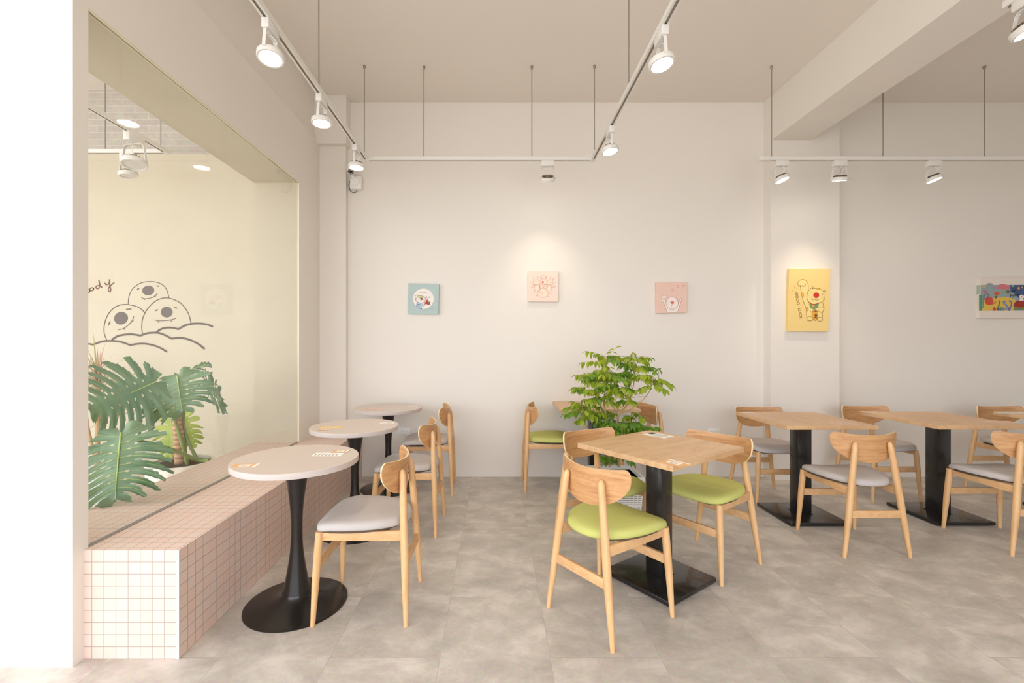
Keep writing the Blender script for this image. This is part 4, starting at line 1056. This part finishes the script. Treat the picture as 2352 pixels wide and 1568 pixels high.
# ------------------------------------------------------------------ monstera in the side room
def monstera_leaf(base, tip, side, Wd, mi, name, parent, org_, droop=.25, fold=.15, splits=8, seed=0, label=None):
    """split leaf: base/tip world points, side = approximate direction to the right edge"""
    rnd = random.Random(seed)
    base = Vector(base) - org_; tip = Vector(tip) - org_
    ax = tip - base; Ln = ax.length; ax.normalize(); side = Vector(side); side = (side - ax * side.dot(ax)).normalized(); up = side.cross(ax).normalized()
    if up.z < 0 and abs(up.z) > .3: up = -up
    b = MB(); NU, NV = 110, 14
    def wid(u): # half width, heart shaped
        return Wd * (max(0.0, math.sin(PI * min(1, (u * .90 + .10)))) ** .62) * (1.12 - .12 * u) * (.22 + .78 * min(1, u / .14) ** .6)
    def pos(u, v, s):
        wv = wid(u) * v
        back = -(.20 * math.sin(PI * (.25 + .75 * min(1, u / .34)))) * v ** 1.3                      # basal lobes reach backwards
        fwd = .42 * v * v * wid(u) * (.35 + u)                           # lobes sweep to the tip
        p = base + ax * (u * Ln + fwd + back * Ln) + side * s * wv
        p += up * (-fold * 0 + fold * wv * (1 - v * 1.3)) - up * droop * Ln * u * u * .5 - Vector((0, 0, droop * wv * v * .7))
        p += up * .016 * math.sin(u * 31 + s) * v * v + up * .022 * math.sin(2 * PI * u * splits) * v * v * (Wd / .23)
        return p
    for s in (-1, 1):
        vs_ = [pos(i / NU, j / NV, s) for i in range(NU + 1) for j in range(NV + 1)]
        fs = []
        cut = [rnd.uniform(.24, .42) for _ in range(splits + 1)]
        for i in range(NU):
            u = (i + .5) / NU; ph_ = (u * splits) % 1.0; kk_ = int(u * splits)
            for j in range(NV):
                v = (j + .5) / NV
                gap = .16 + .50 * max(0, (v - cut[kk_])) ** 1.2
                if .05 < u < .975 and v > cut[kk_] and ph_ < gap: continue
                if v > .88 and u > .05 and (ph_ < gap + .12 or ph_ > .93): continue
                if .12 < u < .8 and .11 < v < .20 and .44 < ph_ < .62: continue
                a = i * (NV + 1) + j
                f = (a, a + 1, a + NV + 2, a + NV + 1)
                fs.append(f if s > 0 else f[::-1])
        b.add(vs_, fs, 0, True)
    o = b.build(name, [mi], parent, sharp=85)
    vb = MB(); vb.tube([pos(i / 12, 0, 1) + up * .003 for i in range(13)], [.005 * (1 - .8 * i / 12) for i in range(13)], 6)
    for s in (-1, 1):
        for k in range(splits):
            u0 = (k + .55) / splits
            if u0 > .93: continue
            vb.tube([pos(min(1, u0 + .0 * q), q, s) + up * .002 for q in (0, .25, .5, .75, .9)], [.0016, .0014, .0011, .0008, .0005], 4)
    vb.build('leaf_vein', M['vein'], o)
    if label: o['label'] = label
    return o
mo = P(425, 1180, 3.40); mo.z = 0; mo.x = -2.35
mp = empty('potted_monstera', mo, label='tall split-leaved monstera in a ribbed cream pot behind the window', cat='potted plant')
zc = lambda zx, zy, d_: P(200 + zx / 4.0206, 780 + zy / 4.0206, d_)
S_ = Vector
# pot
n = 96; pf = [(.150, 0), (.178, .05), (.208, .30), (.216, .415), (.214, .425), (.196, .425), (.192, .40), (.0001, .40)]
pot = MB(); vs_ = []
for r_, z in pf:
    for k in range(n):
        rr = r_ + (.004 if (k // 3) % 2 and .01 < z < .42 and r_ > .17 else 0); a = 2 * PI * k / n; vs_.append((rr * math.cos(a), rr * math.sin(a), z))
fs = [(i * n + k, i * n + (k + 1) % n, (i + 1) * n + (k + 1) % n, (i + 1) * n + k) for i in range(len(pf) - 1) for k in range(n)]
pot.add(vs_, fs + [tuple(range(n))[::-1]], 0).build('pot', mat('cream_ceramic', (238, 230, 214), .5), mp)
MB().lathe([(.0001, .412), (.195, .404)], 40).build('soil', M['soil'], mp)
def wl(p): return tuple(Vector(p) - mo)
tr = MB(); tp = [zc(855, 1190, 3.40), zc(850, 1000, 3.40), zc(835, 800, 3.40), zc(812, 600, 3.38), zc(800, 450, 3.36), zc(825, 350, 3.34)]
tp = [Vector(p) for p in fit([tuple(p) for p in tp], 8)]
tr.tube([wl(p) for p in tp], [.034 - .010 * i / len(tp) + (.0022 if i % 2 else 0) for i in range(len(tp))], 16)
q = NT('banded_trunk'); tc = q.n('ShaderNodeTexCoord'); wv = q.n('ShaderNodeTexWave', Scale=9.0, Distortion=2.0, Detail=2.0); wv.bands_direction = 'Z'
q.l(tc.outputs['Object'], wv.inputs['Vector']); rp = q.n('ShaderNodeValToRGB'); rp.color_ramp.elements[0].color = L((170, 126, 96)); rp.color_ramp.elements[1].color = L((214, 172, 134))
q.l(wv.outputs['Fac'], rp.inputs[0]); q.l(rp.outputs[0], q.b.inputs['Base Color']); q.b.inputs['Roughness'].default_value = .8
tr.build('trunk', q.m, mp, sharp=60)
st = MB()
def stalk(pts, r0, r1):
    qq = fit([wl(p) for p in pts], 5); st.tube(qq, [r0 + (r1 - r0) * i / (len(qq) - 1) for i in range(len(qq))], 10)
stalk([zc(930, 1170, 3.38), zc(890, 1000, 3.34), zc(800, 720, 3.26), zc(700, 540, 3.12), zc(640, 440, 2.98), zc(625, 385, 2.90)], .014, .008)
stalk([zc(1010, 1090, 3.44), zc(930, 930, 3.44), (zc(890, 760, 3.44)), zc(870, 560, 3.42), zc(850, 400, 3.30), zc(838, 345, 3.12)], .013, .007)
stalk([zc(1130, 1110, 3.36), zc(1010, 1110, 3.36), zc(880, 1050, 3.2), zc(690, 985, 2.95), zc(450, 925, 2.78), zc(318, 870, 2.60)], .016, .010)
stalk([zc(915, 1130, 3.46), zc(900, 900, 3.48), zc(905, 600, 3.48), zc(1050, 400, 3.42), zc(1100, 390, 3.36)], .012, .007)
stalk([zc(900, 1150, 3.42), zc(820, 980, 3.52), zc(790, 780, 3.54), zc(775, 730, 3.54)], .010, .006)
st.build('stalk', M['stalk'], mp, sharp=60)
monstera_leaf(zc(640, 385, 2.88), zc(20, 660, 2.62), (.45, .25, -.95), .235, M['mon'], 'leaf', mp, mo, .10, .10, 9, 3)
monstera_leaf(zc(835, 335, 3.12), zc(868, 650, 2.98), (1, 0, .10), .23, M['mon'], 'leaf', mp, mo, .12, -.25, 8, 5)
monstera_leaf(zc(1090, 395, 3.36), zc(1290, 545, 3.12), (-.6, .3, .6), .15, M['mon'], 'leaf', mp, mo, .1, -.15, 7, 8)
monstera_leaf(zc(850, 330, 3.3), zc(1130, 230, 3.4), (.2, .8, .3), .13, M['mon'], 'leaf', mp, mo, -.1, .2, 7, 9)
monstera_leaf(zc(316, 860, 2.56), zc(245, 1470, 2.36), (1, .12, .10), .255, M['mon'], 'leaf', mp, mo, .08, -.12, 9, 12)
monstera_leaf(zc(775, 735, 3.54), zc(760, 1085, 3.50), (1, .1, 0), .115, M['monl'], 'leaf', mp, mo, .05, -.2, 7, 15, label='young yellow-green leaf')
monstera_leaf(zc(900, 690, 3.62), zc(985, 1000, 3.60), (1, .1, .1), .10, M['monl'], 'leaf', mp, mo, .05, -.2, 7, 16, label='young yellow-green leaf')

# spiky dracaena at the left edge of the window
dp = P(222, 900, 3.75); dp.z = 0
dr_ = empty('spiky_plant', dp, label='spiky thin-leaved pinkish plant at the left edge of the window behind the monstera', cat='potted plant')
b_ = MB(); rnd = random.Random(4)
def blade(c, az, el, ln, wd):
    h = Vector((math.cos(az) * math.cos(el), math.sin(az) * math.cos(el), math.sin(el))); sd = h.cross(Vector((0, 0, 1))).normalized()
    vs_ = []
    for i in range(6):
        t = i / 5; p = Vector(c) + h * ln * t - Vector((0, 0, ln * .25 * t * t * math.cos(el))); k = wd / 2 * (1 - t) ** .6
        vs_ += [p - sd * k, p + sd * k + Vector((0, 0, .001))]
    b_.add(vs_, [(2 * i, 2 * i + 1, 2 * i + 3, 2 * i + 2) for i in range(5)], rnd.choice((0, 0, 1)), True)
for (ox_, oy_, z) in ((0, 0, 1.05), (.02, 0, .95), (.12, .1, .82), (-.15, .05, .9)):
    for k in range(46):
        blade((ox_, oy_, z + rnd.uniform(-.14, .05)), rnd.uniform(0, 2 * PI), rnd.uniform(-.1, 1.45), rnd.uniform(.2, .36), .013)
b_.build('spiky_foliage', [leaf_mat('spiky_leaf', (176, 168, 110), (206, 190, 140), .2, 6), leaf_mat('spiky_leaf_pink', (196, 150, 130), (214, 178, 150), .2, 6)], dr_, weld=False)
MB().tube([(0, 0, .25), (.01, 0, .6), (0, 0, 1.05)], [.02, .017, .014], 10).tube([(0, 0, .3), (.08, .06, .55), (.12, .1, .82)], [.014, .012, .01], 10).tube([(0, 0, .3), (-.1, .03, .6), (-.15, .05, .9)], [.014, .012, .01], 10).build('cane', M['twig'], dr_)
MB().lathe([(.0001, 0), (.12, 0), (.16, .28), (.15, .28), (.14, .26), (.0001, .26)], 40).build('pot', M['white'], dr_, sharp=50)
